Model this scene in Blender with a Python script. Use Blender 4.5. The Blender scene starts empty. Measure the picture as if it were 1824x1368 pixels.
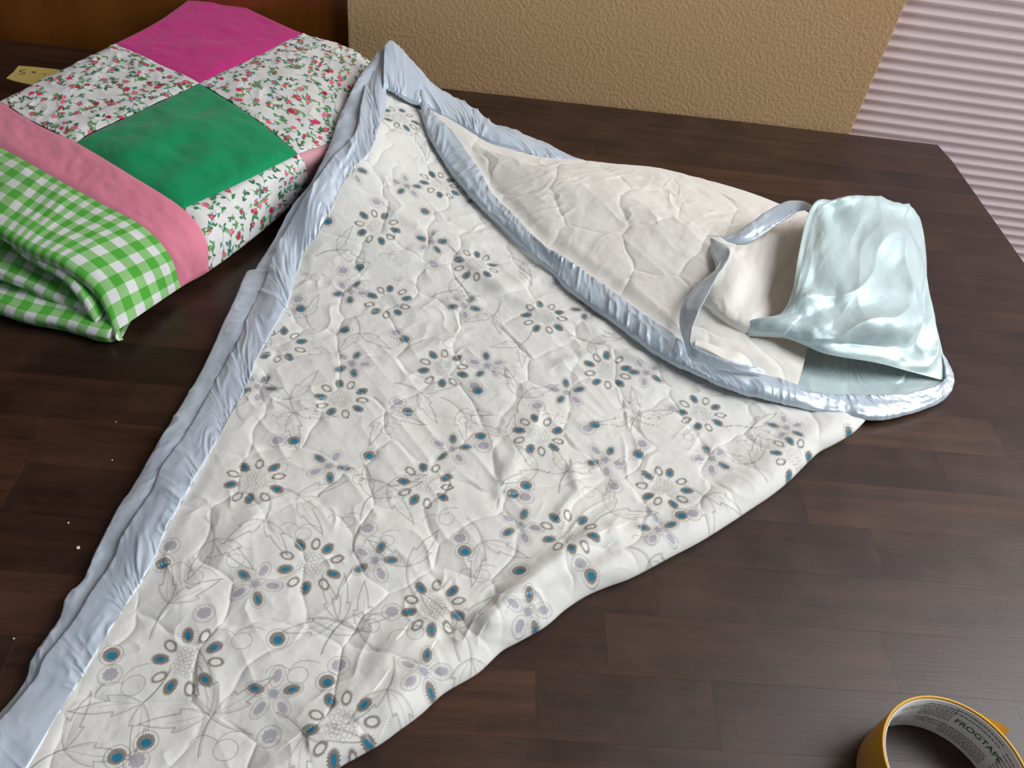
import bpy, bmesh, math, random
import numpy as np
from mathutils import Vector, Matrix

rng = np.random.RandomState(7)
random.seed(7)
SC = bpy.context.scene
COL = SC.collection

# ------------------------------------------------------------------ camera
CAM_H = 0.475                        # lens height above the table top (table top is z = 0)
F_PX = 1477.2                        # focal length for the 1824 px wide frame
YAW, PITCH, ROLL = (math.radians(v) for v in (5.27, 44.48, -8.74))
_f0 = np.array([math.sin(YAW), math.cos(YAW), 0.0])
_r0 = np.array([math.cos(YAW), -math.sin(YAW), 0.0])
_u0 = np.array([0.0, 0.0, 1.0])
C_FWD = _f0 * math.cos(PITCH) - _u0 * math.sin(PITCH)
_d = -(_u0 * math.cos(PITCH) + _f0 * math.sin(PITCH))
C_RIGHT = _r0 * math.cos(ROLL) + _d * math.sin(ROLL)
C_DOWN = _d * math.cos(ROLL) - _r0 * math.sin(ROLL)
cam_data = bpy.data.cameras.new('camera')
cam_data.sensor_fit = 'HORIZONTAL'
cam_data.sensor_width = 36.0
cam_data.lens = F_PX / 1824 * 36.0
cam_data.clip_start = 0.01
cam = bpy.data.objects.new('camera', cam_data)
COL.objects.link(cam)
m = Matrix.Identity(4)
for i in range(3):
    m[i][0], m[i][1], m[i][2] = C_RIGHT[i], -C_DOWN[i], -C_FWD[i]
m[2][3] = CAM_H
cam.matrix_world = m
SC.camera = cam

# ------------------------------------------------------------------ world, lights, exposure
world = bpy.data.worlds.new('world')
SC.world = world
world.use_nodes = True
bg = world.node_tree.nodes['Background']
bg.inputs[0].default_value = (0.80, 0.87, 1.0, 1)
bg.inputs[1].default_value = 0.16
SC.view_settings.view_transform = 'Standard'
SC.view_settings.look = 'None'
SC.view_settings.gamma = 1.0
SC.view_settings.use_curve_mapping = False
SC.view_settings.exposure = 0.0


def area_light(name, loc, target, sx, sy, power, color):
    d = bpy.data.lights.new(name, 'AREA')
    d.shape = 'RECTANGLE'
    d.size, d.size_y, d.energy, d.color = sx, sy, power, color
    o = bpy.data.objects.new(name, d)
    COL.objects.link(o)
    o.location = loc
    o.rotation_euler = (Vector(target) - Vector(loc)).to_track_quat('-Z', 'Y').to_euler()
    return o


# daylight through the window in the right-hand wall, and daylight behind the pleated blind
area_light('side_window_daylight', (1.72, 0.55, 1.36), (0.0, 0.45, 0.0), 1.5, 1.7, 66.0, (0.93, 0.97, 1.0))
area_light('blind_window_daylight', (1.10, 1.60, 0.35), (1.0, 1.0, 0.15), 1.2, 1.6, 9.0, (1.0, 0.94, 0.95))


# ------------------------------------------------------------------ helpers
def W(px, py, z=0.0):
    """Point at height z seen at photo pixel (px, py)."""
    d = C_RIGHT * ((px - 912) / F_PX) + C_DOWN * ((py - 684) / F_PX) + C_FWD
    t = (z - CAM_H) / d[2]
    p = d * t
    p[2] += CAM_H
    return p


def WL(pts):
    return np.array([W(*p) for p in pts])


def to_px(P):
    q = np.asarray(P, float).reshape(-1, 3) - np.array([0, 0, CAM_H])
    w = q @ C_FWD
    return np.stack([912 + F_PX * (q @ C_RIGHT) / w, 684 + F_PX * (q @ C_DOWN) / w], 1)


def catmull(ctrl, t):
    """Catmull-Rom through ctrl (k, d) at parameter t in 0..k-1."""
    ctrl = np.asarray(ctrl, float)
    k = len(ctrl)
    t = np.clip(np.asarray(t, float), 0, k - 1 - 1e-9)
    i = np.floor(t).astype(int)
    f = (t - i)[:, None]
    ext = np.concatenate([[2 * ctrl[0] - ctrl[1]], ctrl, [2 * ctrl[-1] - ctrl[-2]]])
    p0, p1, p2, p3 = ext[i], ext[i + 1], ext[i + 2], ext[i + 3]
    return 0.5 * (2 * p1 + (p2 - p0) * f + (2 * p0 - 5 * p1 + 4 * p2 - p3) * f ** 2 + (3 * p1 - p0 - 3 * p2 + p3) * f ** 3)


def resample(ctrl, n, ts=None):
    """Smooth curve through ctrl, n points evenly along its length (or at length fractions ts)."""
    ctrl = np.asarray(ctrl, float)
    k = len(ctrl)
    dense = catmull(ctrl, np.linspace(0, k - 1, k * 30))
    s = np.concatenate([[0], np.cumsum(np.linalg.norm(np.diff(dense, axis=0), axis=1))])
    s /= s[-1]
    q = np.linspace(0, 1, n) if ts is None else np.asarray(ts)
    return np.stack([np.interp(q, s, dense[:, j]) for j in range(dense.shape[1])], 1)


def net_surface(net, a, b):
    """Bicubic surface through net (rows, cols, 3) at row params b, column params a."""
    net = np.asarray(net, float)
    R, K, D = net.shape
    cols = np.stack([catmull(net[r], a) for r in range(R)], 0)         # R, na, 3
    flat = cols.reshape(R, -1)
    out = catmull(flat, b)
    return out.reshape(len(b), len(a), D)


_tab = rng.rand(256, 256)


def vnoise(x, y, seed=0):
    x = np.asarray(x, float) + seed * 17.37
    y = np.asarray(y, float) + seed * 9.71
    xi = np.floor(x).astype(int)
    yi = np.floor(y).astype(int)
    fx, fy = x - xi, y - yi
    fx = fx * fx * fx * (fx * (fx * 6 - 15) + 10)
    fy = fy * fy * fy * (fy * (fy * 6 - 15) + 10)
    g = lambda i, j: _tab[i & 255, j & 255]
    return (g(xi, yi) * (1 - fx) + g(xi + 1, yi) * fx) * (1 - fy) + (g(xi, yi + 1) * (1 - fx) + g(xi + 1, yi + 1) * fx) * fy


def fbm(x, y, seed=0, oct=4, gain=0.5):
    v, a, s = 0.0, 1.0, 0.0
    for o in range(oct):
        v = v + a * (vnoise(x * 2 ** o, y * 2 ** o, seed + o) - 0.5)
        s += a
        a *= gain
    return v / s * 2


def ridged(x, y, seed=0, sharp=2.0):
    return (1 - np.abs(2 * vnoise(x, y, seed) - 1)) ** sharp


def voronoi_edge(x, y, seed=0):
    """F2 - F1 of a jittered grid."""
    xi = np.floor(x).astype(int)
    yi = np.floor(y).astype(int)
    f1 = np.full(x.shape, 9.0)
    f2 = np.full(x.shape, 9.0)
    for i in (-1, 0, 1):
        for j in (-1, 0, 1):
            cx, cy = xi + i, yi + j
            jx = _tab[(cx + 31 * seed) & 255, cy & 255]
            jy = _tab[(cx + 97 + seed) & 255, (cy + 41) & 255]
            d = np.hypot(cx + 0.1 + 0.8 * jx - x, cy + 0.1 + 0.8 * jy - y)
            n = d < f1
            f2 = np.where(n, f1, np.minimum(f2, d))
            f1 = np.where(n, d, f1)
    return f2 - f1


def sm(e0, e1, x):
    t = np.clip((x - e0) / (e1 - e0), 0, 1)
    return t * t * (3 - 2 * t)


def normals_of(G):
    du = np.gradient(G, axis=1)
    dv = np.gradient(G, axis=0)
    n = np.cross(du, dv)
    l = np.linalg.norm(n, axis=2, keepdims=True)
    return n / np.maximum(l, 1e-12)


def srgb(r, g, b):
    c = np.array([r, g, b], float) / 255
    return np.where(c <= 0.04045, c / 12.92, ((c + 0.055) / 1.055) ** 2.4)


def link(o, parent=None):
    COL.objects.link(o)
    if parent is not None:
        o.parent = parent
    return o


def grid_object(name, G, mat, parent=None, color=None, uv=None, flip=False):
    """Mesh object from a (rows, cols, 3) grid of points."""
    R, K, _ = G.shape
    me = bpy.data.meshes.new(name)
    nv, nf = R * K, (R - 1) * (K - 1)
    idx = np.arange(nv, dtype=np.int32).reshape(R, K)
    q = np.stack([idx[:-1, :-1], idx[:-1, 1:], idx[1:, 1:], idx[1:, :-1]], -1).reshape(-1, 4)
    if flip:
        q = q[:, ::-1]
    me.vertices.add(nv)
    me.vertices.foreach_set('co', np.ascontiguousarray(G, dtype=np.float32).ravel())
    me.loops.add(nf * 4)
    me.loops.foreach_set('vertex_index', np.ascontiguousarray(q, dtype=np.int32).ravel())
    me.polygons.add(nf)
    me.polygons.foreach_set('loop_start', np.arange(0, nf * 4, 4, dtype=np.int32))
    me.polygons.foreach_set('use_smooth', np.ones(nf, dtype=bool))
    me.update(calc_edges=True)
    if color is not None:
        a = me.color_attributes.new('print', 'FLOAT_COLOR', 'POINT')
        c = np.ones((nv, 4), dtype=np.float32)
        c[:, :3] = color.reshape(-1, 3)
        a.data.foreach_set('color', c.ravel())
    if uv is not None:
        l = me.uv_layers.new(name='cloth')
        l.data.foreach_set('uv', np.ascontiguousarray(uv.reshape(-1, 2)[q.ravel()], dtype=np.float32).ravel())
    me.materials.append(mat)
    return link(bpy.data.objects.new(name, me), parent)


def bm_object(name, bm, mat, parent=None, smooth=False):
    me = bpy.data.meshes.new(name)
    bmesh.ops.recalc_face_normals(bm, faces=bm.faces[:])
    bm.to_mesh(me)
    bm.free()
    if smooth:
        for p in me.polygons:
            p.use_smooth = True
    me.materials.append(mat)
    return link(bpy.data.objects.new(name, me), parent)


def box_bm(x0, x1, y0, y1, z0, z1, bevel=0.0, seg=1):
    bm = bmesh.new()
    bmesh.ops.create_cube(bm, size=1.0)
    for v in bm.verts:
        v.co.x = x0 if v.co.x < 0 else x1
        v.co.y = y0 if v.co.y < 0 else y1
        v.co.z = z0 if v.co.z < 0 else z1
    if bevel:
        bmesh.ops.bevel(bm, geom=bm.edges[:], offset=bevel, segments=seg, affect='EDGES', profile=0.5)
    return bm


def tag(o, label, cat, group=None, kind=None):
    o['label'] = label
    o['category'] = cat
    if group:
        o['group'] = group
    if kind:
        o['kind'] = kind
    return o


def empty(name, loc=(0, 0, 0)):
    o = bpy.data.objects.new(name, None)
    o.location = loc
    o.empty_display_size = 0.05
    return link(o)


def structure(o):
    o['kind'] = 'structure'
    return o


# ------------------------------------------------------------------ materials
class N:
    """Small node-tree builder."""
    def __init__(self, name, color=(0.8, 0.8, 0.8), rough=0.5, spec=0.5, **kw):
        self.mat = bpy.data.materials.new(name)
        self.mat.use_nodes = True
        self.t = self.mat.node_tree
        self.b = self.t.nodes['Principled BSDF']
        self.b.inputs['Base Color'].default_value = (*color, 1)
        self.b.inputs['Roughness'].default_value = rough
        self.b.inputs['Specular IOR Level'].default_value = spec
        for k, v in kw.items():
            self.b.inputs[k.replace('_', ' ')].default_value = v

    def n(self, typ, ins=None, **props):
        nd = self.t.nodes.new(typ)
        for k, v in props.items():
            setattr(nd, k, v)
        for k, v in (ins or {}).items():
            s = nd.inputs[k]
            if isinstance(v, bpy.types.NodeSocket):
                self.t.links.new(v, s)
            else:
                s.default_value = v
        return nd

    def math(self, op, a, b=0.0):
        return self.n('ShaderNodeMath', {0: a, 1: b}, operation=op).outputs[0]

    def mix(self, fac, a, b, blend='MIX'):
        nd = self.n('ShaderNodeMix', data_type='RGBA', blend_type=blend)
        for s, v in ((nd.inputs[0], fac), (nd.inputs[6], a), (nd.inputs[7], b)):
            if isinstance(v, bpy.types.NodeSocket):
                self.t.links.new(v, s)
            else:
                s.default_value = v if not isinstance(v, (tuple, list, np.ndarray)) else (*v[:3], 1)
        return nd.outputs[2]

    def noise(self, vec, scale, detail=3.0, rough=0.55):
        return self.n('ShaderNodeTexNoise', {'Vector': vec, 'Scale': scale, 'Detail': detail, 'Roughness': rough}).outputs[0]

    def ramp(self, fac, stops):
        nd = self.n('ShaderNodeValToRGB', {0: fac})
        cr = nd.color_ramp
        while len(cr.elements) < len(stops):
            cr.elements.new(0.5)
        for e, (p, c) in zip(cr.elements, stops):
            e.position = p
            e.color = (*c, 1)
        return nd.outputs[0]

    def mapping(self, vec, scale=(1, 1, 1), loc=(0, 0, 0), rot=(0, 0, 0)):
        return self.n('ShaderNodeMapping', {'Vector': vec, 'Scale': scale, 'Location': loc, 'Rotation': rot}).outputs[0]

    def coord(self, which='Object'):
        return self.n('ShaderNodeTexCoord').outputs[which]

    def bump(self, h, dist=0.001, strength=1.0, normal=None):
        ins = {'Height': h, 'Distance': dist, 'Strength': strength}
        if normal is not None:
            ins['Normal'] = normal
        return self.n('ShaderNodeBump', ins).outputs[0]

    def set(self, name, v):
        s = self.b.inputs[name]
        if isinstance(v, bpy.types.NodeSocket):
            self.t.links.new(v, s)
        else:
            s.default_value = v
        return self


def weave(M, vec, scale=1400.0, dist=0.00012, normal=None, strength=0.5):
    w1 = M.n('ShaderNodeTexWave', {'Vector': vec, 'Scale': scale, 'Distortion': 1.0}, bands_direction='X').outputs[1]
    w2 = M.n('ShaderNodeTexWave', {'Vector': vec, 'Scale': scale, 'Distortion': 1.0}, bands_direction='Y').outputs[1]
    return M.bump(M.math('ADD', w1, w2), dist, strength, normal)


def mat_staves():
    M = N('dark_stained_wood', rough=0.4, spec=0.6)
    oi = M.n('ShaderNodeObjectInfo')
    off = M.n('ShaderNodeCombineXYZ', {0: M.math('MULTIPLY', oi.outputs['Random'], 37.0), 1: M.math('MULTIPLY', oi.outputs['Random'], 91.0)}).outputs[0]
    v = M.n('ShaderNodeVectorMath', {0: M.coord(), 1: off}, operation='ADD').outputs[0]
    tone = M.ramp(oi.outputs['Random'], [(0.0, srgb(44, 27, 21)), (0.35, srgb(60, 37, 27)), (0.6, srgb(50, 30, 24)), (0.85, srgb(72, 45, 32)), (1.0, srgb(84, 53, 37))])
    g1 = M.noise(M.mapping(v, (5, 70, 5)), 1.0, 5, 0.65)
    g2 = M.noise(M.mapping(v, (26, 520, 26)), 1.0, 3, 0.6)
    mott = M.noise(v, 14.0, 4, 0.6)
    c = M.mix(M.ramp(g1, [(0.35, (0, 0, 0)), (0.65, (0.8, 0.8, 0.8))]), tone, srgb(28, 16, 12))
    c = M.mix(M.ramp(mott, [(0.45, (0, 0, 0)), (0.75, (0.4, 0.4, 0.4))]), c, srgb(92, 60, 42))
    pores = M.ramp(g2, [(0.60, (0, 0, 0)), (0.74, (1, 1, 1))])
    c = M.mix(M.math('MULTIPLY', pores, 0.6), c, srgb(22, 13, 10))
    M.set('Base Color', c)
    sc = M.noise(M.coord('Object'), 900.0, 2, 0.5)
    M.set('Roughness', M.ramp(mott, [(0.3, (0.34,) * 3), (0.7, (0.46,) * 3)]))
    h = M.math('ADD', M.math('MULTIPLY', g2, -0.6), M.math('MULTIPLY', sc, 0.35))
    M.set('Normal', M.bump(h, 0.00025, 0.35))
    return M.mat


def mat_wall():
    M = N('tan_textured_paint', rough=0.55, spec=0.35)
    v = M.coord()
    a = M.noise(v, 230.0, 2, 0.5)
    b = M.noise(v, 420.0, 2, 0.5)
    blob = M.ramp(a, [(0.44, (0, 0, 0)), (0.60, (1, 1, 1))])
    h = M.math('ADD', blob, M.math('MULTIPLY', b, 0.5))
    M.set('Base Color', M.mix(M.math('MULTIPLY', M.noise(v, 9.0), 0.3), srgb(216, 178, 132), srgb(206, 168, 122)))
    M.set('Normal', M.bump(h, 0.0006, 0.36))
    return M.mat


def mat_door():
    M = N('honey_wood', rough=0.38, spec=0.45)
    v = M.coord()
    g1 = M.noise(M.mapping(v, (14, 14, 1.1)), 1.0, 5, 0.6)
    g2 = M.noise(M.mapping(v, (130, 130, 5)), 1.0, 3, 0.6)
    c = M.ramp(g1, [(0.3, srgb(122, 68, 22)), (0.55, srgb(150, 88, 30)), (0.75, srgb(164, 100, 38))])
    c = M.mix(M.math('MULTIPLY', g2, 0.35), c, srgb(110, 60, 20))
    M.set('Base Color', c)
    M.set('Normal', M.bump(g2, 0.0003, 0.3))
    return M.mat


def mat_blind():
    M = N('pleated_paper_fabric', rough=0.85, spec=0.1)
    v = M.coord()
    n = M.noise(v, 420.0, 3, 0.6)
    c = M.mix(n, srgb(230, 216, 218), srgb(216, 202, 204))
    M.set('Base Color', c)
    M.set('Normal', M.bump(n, 0.0004, 0.3))
    tr = M.n('ShaderNodeBsdfTranslucent', {'Color': (0.80, 0.70, 0.72, 1)})
    mx = M.n('ShaderNodeMixShader', {0: 0.35, 1: M.b.outputs[0], 2: tr.outputs[0]})
    out = [n_ for n_ in M.t.nodes if n_.type == 'OUTPUT_MATERIAL'][0]
    M.t.links.new(mx.outputs[0], out.inputs[0])
    return M.mat


def mat_print(name='printed_cotton', sheen=0.15):
    M = N(name, rough=0.8, spec=0.2)
    at = M.n('ShaderNodeAttribute', attribute_name='print')
    v = M.coord()
    M.set('Base Color', at.outputs['Color'])
    M.set('Normal', M.bump(M.noise(v, 900.0, 3, 0.6), 0.00025, 0.35))
    M.set('Sheen Weight', sheen)
    return M.mat


def mat_satin(name, c1, c2, rough=0.33, metal=0.22):
    M = N(name, rough=rough, spec=0.6)
    v = M.coord()
    n = M.noise(v, 24.0, 3, 0.5)
    M.set('Base Color', M.mix(n, c1, c2))
    M.set('Metallic', metal)
    M.set('Sheen Weight', 0.3)
    w = M.noise(M.mapping(v, (1, 1, 1)), 110.0, 3, 0.55)
    f = M.noise(v, 1500.0, 2, 0.5)
    M.set('Normal', M.bump(f, 0.00012, 0.3, M.bump(w, 0.0008, 0.35)))
    return M.mat


def mat_cotton(name, c1, c2, scale=1100.0, rough=0.8, slub=False):
    M = N(name, rough=rough, spec=0.2)
    v = M.coord()
    n = M.noise(v, 35.0, 4, 0.6)
    c = M.mix(n, c1, c2)
    f = M.noise(v, scale, 2, 0.5)
    if slub:
        s = M.noise(M.mapping(v, (55, 700, 55), rot=(0, 0, 0.62)), 1.0, 3, 0.6)
        c = M.mix(M.math('MULTIPLY', s, 0.5), c, tuple(np.array(c1) * 0.55))
        f = M.math('ADD', f, s)
    M.set('Base Color', c)
    M.set('Sheen Weight', 0.2)
    M.set('Normal', M.bump(f, 0.0003, 0.4))
    return M.mat


def mat_gingham():
    M = N('green_gingham', rough=0.8, spec=0.2)
    uv = M.n('ShaderNodeUVMap', uv_map='cloth').outputs[0]
    sx = M.n('ShaderNodeSeparateXYZ', {0: uv})
    per = 0.0172
    st = []
    for k in (0, 1):
        f = M.math('FRACT', M.math('DIVIDE', sx.outputs[k], per))
        st.append(M.math('GREATER_THAN', f, 0.5))
    s = M.math('MULTIPLY', M.math('ADD', st[0], st[1]), 0.5)
    c = M.ramp(s, [(0.0, srgb(232, 232, 230)), (0.5, srgb(150, 204, 130)), (1.0, srgb(86, 178, 62))])
    M.set('Base Color', c)
    M.set('Sheen Weight', 0.15)
    M.set('Normal', M.bump(M.noise(M.coord(), 1000.0, 2, 0.5), 0.0002, 0.3))
    return M.mat


MT = {
    'stave': mat_staves(),
    'wall': mat_wall(),
    'door': mat_door(),
    'blind': mat_blind(),
    'print': mat_print(),
    'floral': mat_print('floral_cotton', 0.1),
    'satin': mat_satin('pale_blue_satin', srgb(200, 217, 234), srgb(220, 229, 241), 0.34, 0.1),
    'satin_sheen': mat_satin('shiny_blue_satin', srgb(188, 206, 220), srgb(208, 220, 231), 0.27, 0.16),
    'hood': mat_satin('aqua_white_satin', srgb(190, 214, 217), srgb(208, 226, 224), 0.42, 0.12),
    'lining': mat_cotton('cream_cotton', srgb(244, 240, 232), srgb(236, 231, 221)),
    'thread': mat_cotton('thread', srgb(205, 205, 200), srgb(190, 190, 188)),
    'pink': mat_cotton('pink_cotton', srgb(238, 142, 164), srgb(230, 132, 156)),
    'pale_pink': mat_cotton('pale_pink_cotton', srgb(238, 176, 188), srgb(232, 168, 180)),
    'green': mat_cotton('green_cotton', srgb(14, 158, 100), srgb(10, 146, 90)),
    'magenta': mat_cotton('magenta_linen', srgb(236, 52, 150), srgb(222, 40, 136), slub=True),
    'gingham': mat_gingham(),
    'yellow': mat_cotton('yellow_tape_paper', srgb(222, 166, 42), srgb(206, 146, 30), 600.0, 0.6),
    'tape_edge': mat_cotton('yellow_tape_edge', srgb(244, 200, 100), srgb(226, 176, 76), 900.0, 0.7),
    'tape_tab': mat_cotton('pale_yellow_tape', srgb(255, 232, 140), srgb(250, 222, 120), 900.0, 0.6),
    'card': mat_cotton('white_cardboard', srgb(226, 224, 220), srgb(212, 210, 206), 500.0, 0.7),
    'masking': mat_cotton('masking_paper', srgb(226, 200, 110), srgb(214, 186, 94), 500.0, 0.7),
    'ink': N('black_ink', tuple(srgb(40, 36, 34)), 0.6).mat,
    'ink_grey': N('grey_ink', tuple(srgb(96, 94, 92)), 0.6).mat,
    'ink_green': N('green_ink', tuple(srgb(60, 96, 34)), 0.6).mat,
    'white': N('white_paint', tuple(srgb(226, 224, 220)), 0.5).mat,
    'carpet': mat_cotton('beige_carpet', srgb(150, 132, 112), srgb(128, 110, 92), 260.0, 0.95),
    'glass': N('window_glass', (1, 1, 1), 0.02, 0.5, Transmission_Weight=1.0, IOR=1.05).mat,
}

# ------------------------------------------------------------------ the room
WALL_Y = 1.0
FLOOR_Z = -0.75
CEIL_Z = 2.10
W_X0, W_X1 = -0.1675, 0.478

wall = structure(bm_object('wall_back', box_bm(W_X0, W_X1, WALL_Y, WALL_Y + 0.14, FLOOR_Z, CEIL_Z, 0.0012, 2), MT['wall']))
# wall above the wooden door and to its left
structure(bm_object('wall_left', box_bm(-2.6, -1.30, WALL_Y + 0.002, WALL_Y + 0.14, FLOOR_Z, CEIL_Z), MT['wall']))
structure(bm_object('floor', box_bm(-2.6, 1.9, -2.4, 2.2, FLOOR_Z - 0.05, FLOOR_Z), MT['carpet']))
door = structure(bm_object('door_1', box_bm(-1.298, W_X0 + 0.02, WALL_Y + 0.012, WALL_Y + 0.05, FLOOR_Z + 0.005, 1.28, 0.002), MT['door']))
bm = bmesh.new()
bmesh.ops.create_uvsphere(bm, u_segments=16, v_segments=10, radius=0.028)
for v in bm.verts:
    v.co.y *= 0.8
    v.co += Vector((-1.22, WALL_Y - 0.02, 0.25))
bm_object('door_handle', bm, MT['white'], door, True)
structure(bm_object('trim_1', box_bm(-1.298, W_X0 - 0.001, WALL_Y + 0.004, WALL_Y + 0.13, 1.285, CEIL_Z), MT['wall']))
# wall beyond the blind's window and the side wall with its own window
structure(bm_object('wall_rear', box_bm(1.42, 1.9, WALL_Y, WALL_Y + 0.14, FLOOR_Z, CEIL_Z), MT['wall']))
structure(bm_object('trim_2', box_bm(W_X1 + 0.001, 1.419, WALL_Y + 0.002, WALL_Y + 0.14, 1.32, CEIL_Z), MT['wall']))
for i, (y0, y1, z0, z1) in enumerate(((-2.4, -0.52, FLOOR_Z, CEIL_Z), (1.02, 1.14, FLOOR_Z, CEIL_Z), (-0.519, 1.019, FLOOR_Z, 0.30))):
    structure(bm_object('wall_right' + ('' if i == 0 else ''), box_bm(1.80, 1.9, y0, y1, z0, z1), MT['wall']))
wf = structure(bm_object('window_1', box_bm(1.82, 1.86, -0.515, 1.015, 0.305, 0.345), MT['white']))
for y0, y1, z0, z1 in ((-0.515, -0.475, 0.346, CEIL_Z), (0.975, 1.015, 0.346, CEIL_Z), (0.23, 0.27, 0.346, CEIL_Z)):
    bm_object('window_frame', box_bm(1.82, 1.86, y0, y1, z0, z1), MT['white'], wf)
# window behind the blind
w2 = structure(bm_object('window_2', box_bm(W_X1 + 0.002, 1.418, 1.10, 1.14, -0.749, -0.69), MT['white']))
for x0, x1 in ((W_X1 + 0.002, W_X1 + 0.05), (1.37, 1.418)):
    bm_object('window_frame', box_bm(x0, x1, 1.10, 1.14, -0.689, 1.318), MT['white'], w2)
bm_object('window_pane', box_bm(W_X1 + 0.051, 1.369, 1.118, 1.122, -0.689, 1.318), MT['glass'], w2)

# pleated blind: each pleat is a piece of its own
BL_ANG = math.radians(-3.2)
blind = empty('pleated_blind', (W_X1 - 0.02, WALL_Y + 0.055, 0))
blind.rotation_euler[2] = BL_ANG
tag(blind, 'pale pinkish pleated window blind hanging beside the tan wall', 'blind')
BL_W, PITCH_Z, DEPTH = 0.955, 0.0141, 0.0085


def pleat_mesh():
    bm = bmesh.new()
    # cross-section from top to bottom: a long upper face leaning towards the room, a short one tucked back under it
    prof = [(0.0, 0.0), (-DEPTH * 0.45, -PITCH_Z * 0.22), (-DEPTH * 0.85, -PITCH_Z * 0.46), (-DEPTH, -PITCH_Z * 0.60), (-DEPTH * 0.93, -PITCH_Z * 0.66), (-DEPTH * 0.4, -PITCH_Z * 0.84), (0.0, -PITCH_Z)]
    cols = []
    for x in (0.0, BL_W * 0.5, BL_W):
        cols.append([bm.verts.new((x, y, z)) for y, z in prof] + [bm.verts.new((x, y + 0.0006, z)) for y, z in prof])
    n = len(prof)
    for c0, c1 in zip(cols[:-1], cols[1:]):
        for k in range(n - 1):
            bm.faces.new((c0[k], c1[k], c1[k + 1], c0[k + 1]))
    me = bpy.data.meshes.new('pleat')
    bmesh.ops.recalc_face_normals(bm, faces=bm.faces[:])
    bm.to_mesh(me)
    bm.free()
    for p in me.polygons:
        p.use_smooth = True
    me.materials.append(MT['blind'])
    return me


pm = pleat_mesh()
z_top = 0.1393 + PITCH_Z * 0.60 + PITCH_Z * 80
N_PL = 126
for k in range(N_PL):
    o = link(bpy.data.objects.new('pleat', pm), blind)
    o.location = (0, 0, z_top - k * PITCH_Z)
bm_object('bottom_rail', box_bm(0, BL_W, -0.011, 0.004, z_top - N_PL * PITCH_Z - 0.016, z_top - N_PL * PITCH_Z, 0.002), MT['white'], blind)
bm_object('head_rail', box_bm(0, BL_W, -0.012, 0.012, z_top, z_top + 0.03, 0.003), MT['white'], blind)

# ------------------------------------------------------------------ table
T_X0, T_X1, T_Y0, T_Y1 = -1.25, 0.5965, -0.06, 0.9945
TH = 0.035
table = empty('dining_table', (T_X0 + 0.9, 0.45, FLOOR_Z))
tag(table, 'dark brown stained wooden table topped with butcher-block staves', 'table')


def tchild(name, bm, mat):
    for v in bm.verts:
        v.co -= Vector(table.location)
    return bm_object(name, bm, mat, table)


top = tchild('table_top', box_bm(T_X0 + 0.002, T_X1 - 0.002, T_Y0 + 0.002, T_Y1 - 0.002, -TH, -0.012), MT['stave'])
SW = 0.0421
rows_y = [T_Y1 - i * SW for i in range(int((T_Y1 - T_Y0) / SW) + 2)]
JOINTS = {}
for jx in ((1774, 770), (1569, 1000), (1582, 1168), (1081, 1160), (1272, 1250)):
    p = W(*jx)
    JOINTS.setdefault(int((T_Y1 - p[1]) / SW), []).append(p[0])
CORNER = 0.012


def stave_bm(x0, x1, y0, y1):
    b = 0.00006
    bm = bmesh.new()
    g = 0.00001
    x0, x1, y0, y1 = x0 + g, x1 - g, y0 + g, y1 - g
    lo = [bm.verts.new(c) for c in ((x0, y0, -0.0118), (x1, y0, -0.0118), (x1, y1, -0.0118), (x0, y1, -0.0118))]
    mi = [bm.verts.new(c) for c in ((x0, y0, -b), (x1, y0, -b), (x1, y1, -b), (x0, y1, -b))]
    hi = [bm.verts.new(c) for c in ((x0 + b, y0 + b, 0), (x1 - b, y0 + b, 0), (x1 - b, y1 - b, 0), (x0 + b, y1 - b, 0))]
    for A, B in ((lo, mi), (mi, hi)):
        for k in range(4):
            bm.faces.new((A[k], A[(k + 1) % 4], B[(k + 1) % 4], B[k]))
    bm.faces.new(hi)
    bm.faces.new(lo[::-1])
    return bm


n_st = 0
for r in range(len(rows_y)):
    y1 = rows_y[r]
    y0 = max(y1 - SW, T_Y0)
    if y1 - y0 < 0.004:
        continue
    cuts = [T_X0]
    fixed = sorted(JOINTS.get(r, []))
    x = T_X0 + random.uniform(0.12, 0.45)
    while x < T_X1 - 0.10:
        if all(abs(x - f) > 0.10 for f in fixed):
            cuts.append(x)
        x += random.uniform(0.24, 0.52)
    cuts = sorted(cuts + fixed) + [T_X1]
    for a, b in zip(cuts[:-1], cuts[1:]):
        cl = CORNER if (r == 0 and b == T_X1) else 0
        bm = stave_bm(a, b, y0, y1)
        if cl:
            # rounded back corner of the top
            for v in bm.verts:
                if v.co.x > T_X1 - 0.003 and v.co.y > T_Y1 - 0.003:
                    v.co.x -= 0.0045
                    v.co.y -= 0.0035
        cx, cy = (a + b) / 2, (y0 + y1) / 2
        for v in bm.verts:
            v.co.x -= cx
            v.co.y -= cy
        o = bm_object('stave', bm, MT['stave'], table)
        o.location = Vector((cx, cy, 0)) - Vector(table.location)
        n_st += 1
for x in (T_X0 + 0.06, T_X1 - 0.13):
    for y in (T_Y0 + 0.06, T_Y1 - 0.13):
        bm = box_bm(x, x + 0.07, y, y + 0.07, FLOOR_Z, -TH - 0.001, 0.004)
        for v in bm.verts:
            if v.co.z < -0.5:
                v.co.x += (x + 0.035 - v.co.x) * 0.3
                v.co.y += (y + 0.035 - v.co.y) * 0.3
        tchild('leg', bm, MT['stave'])
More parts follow.
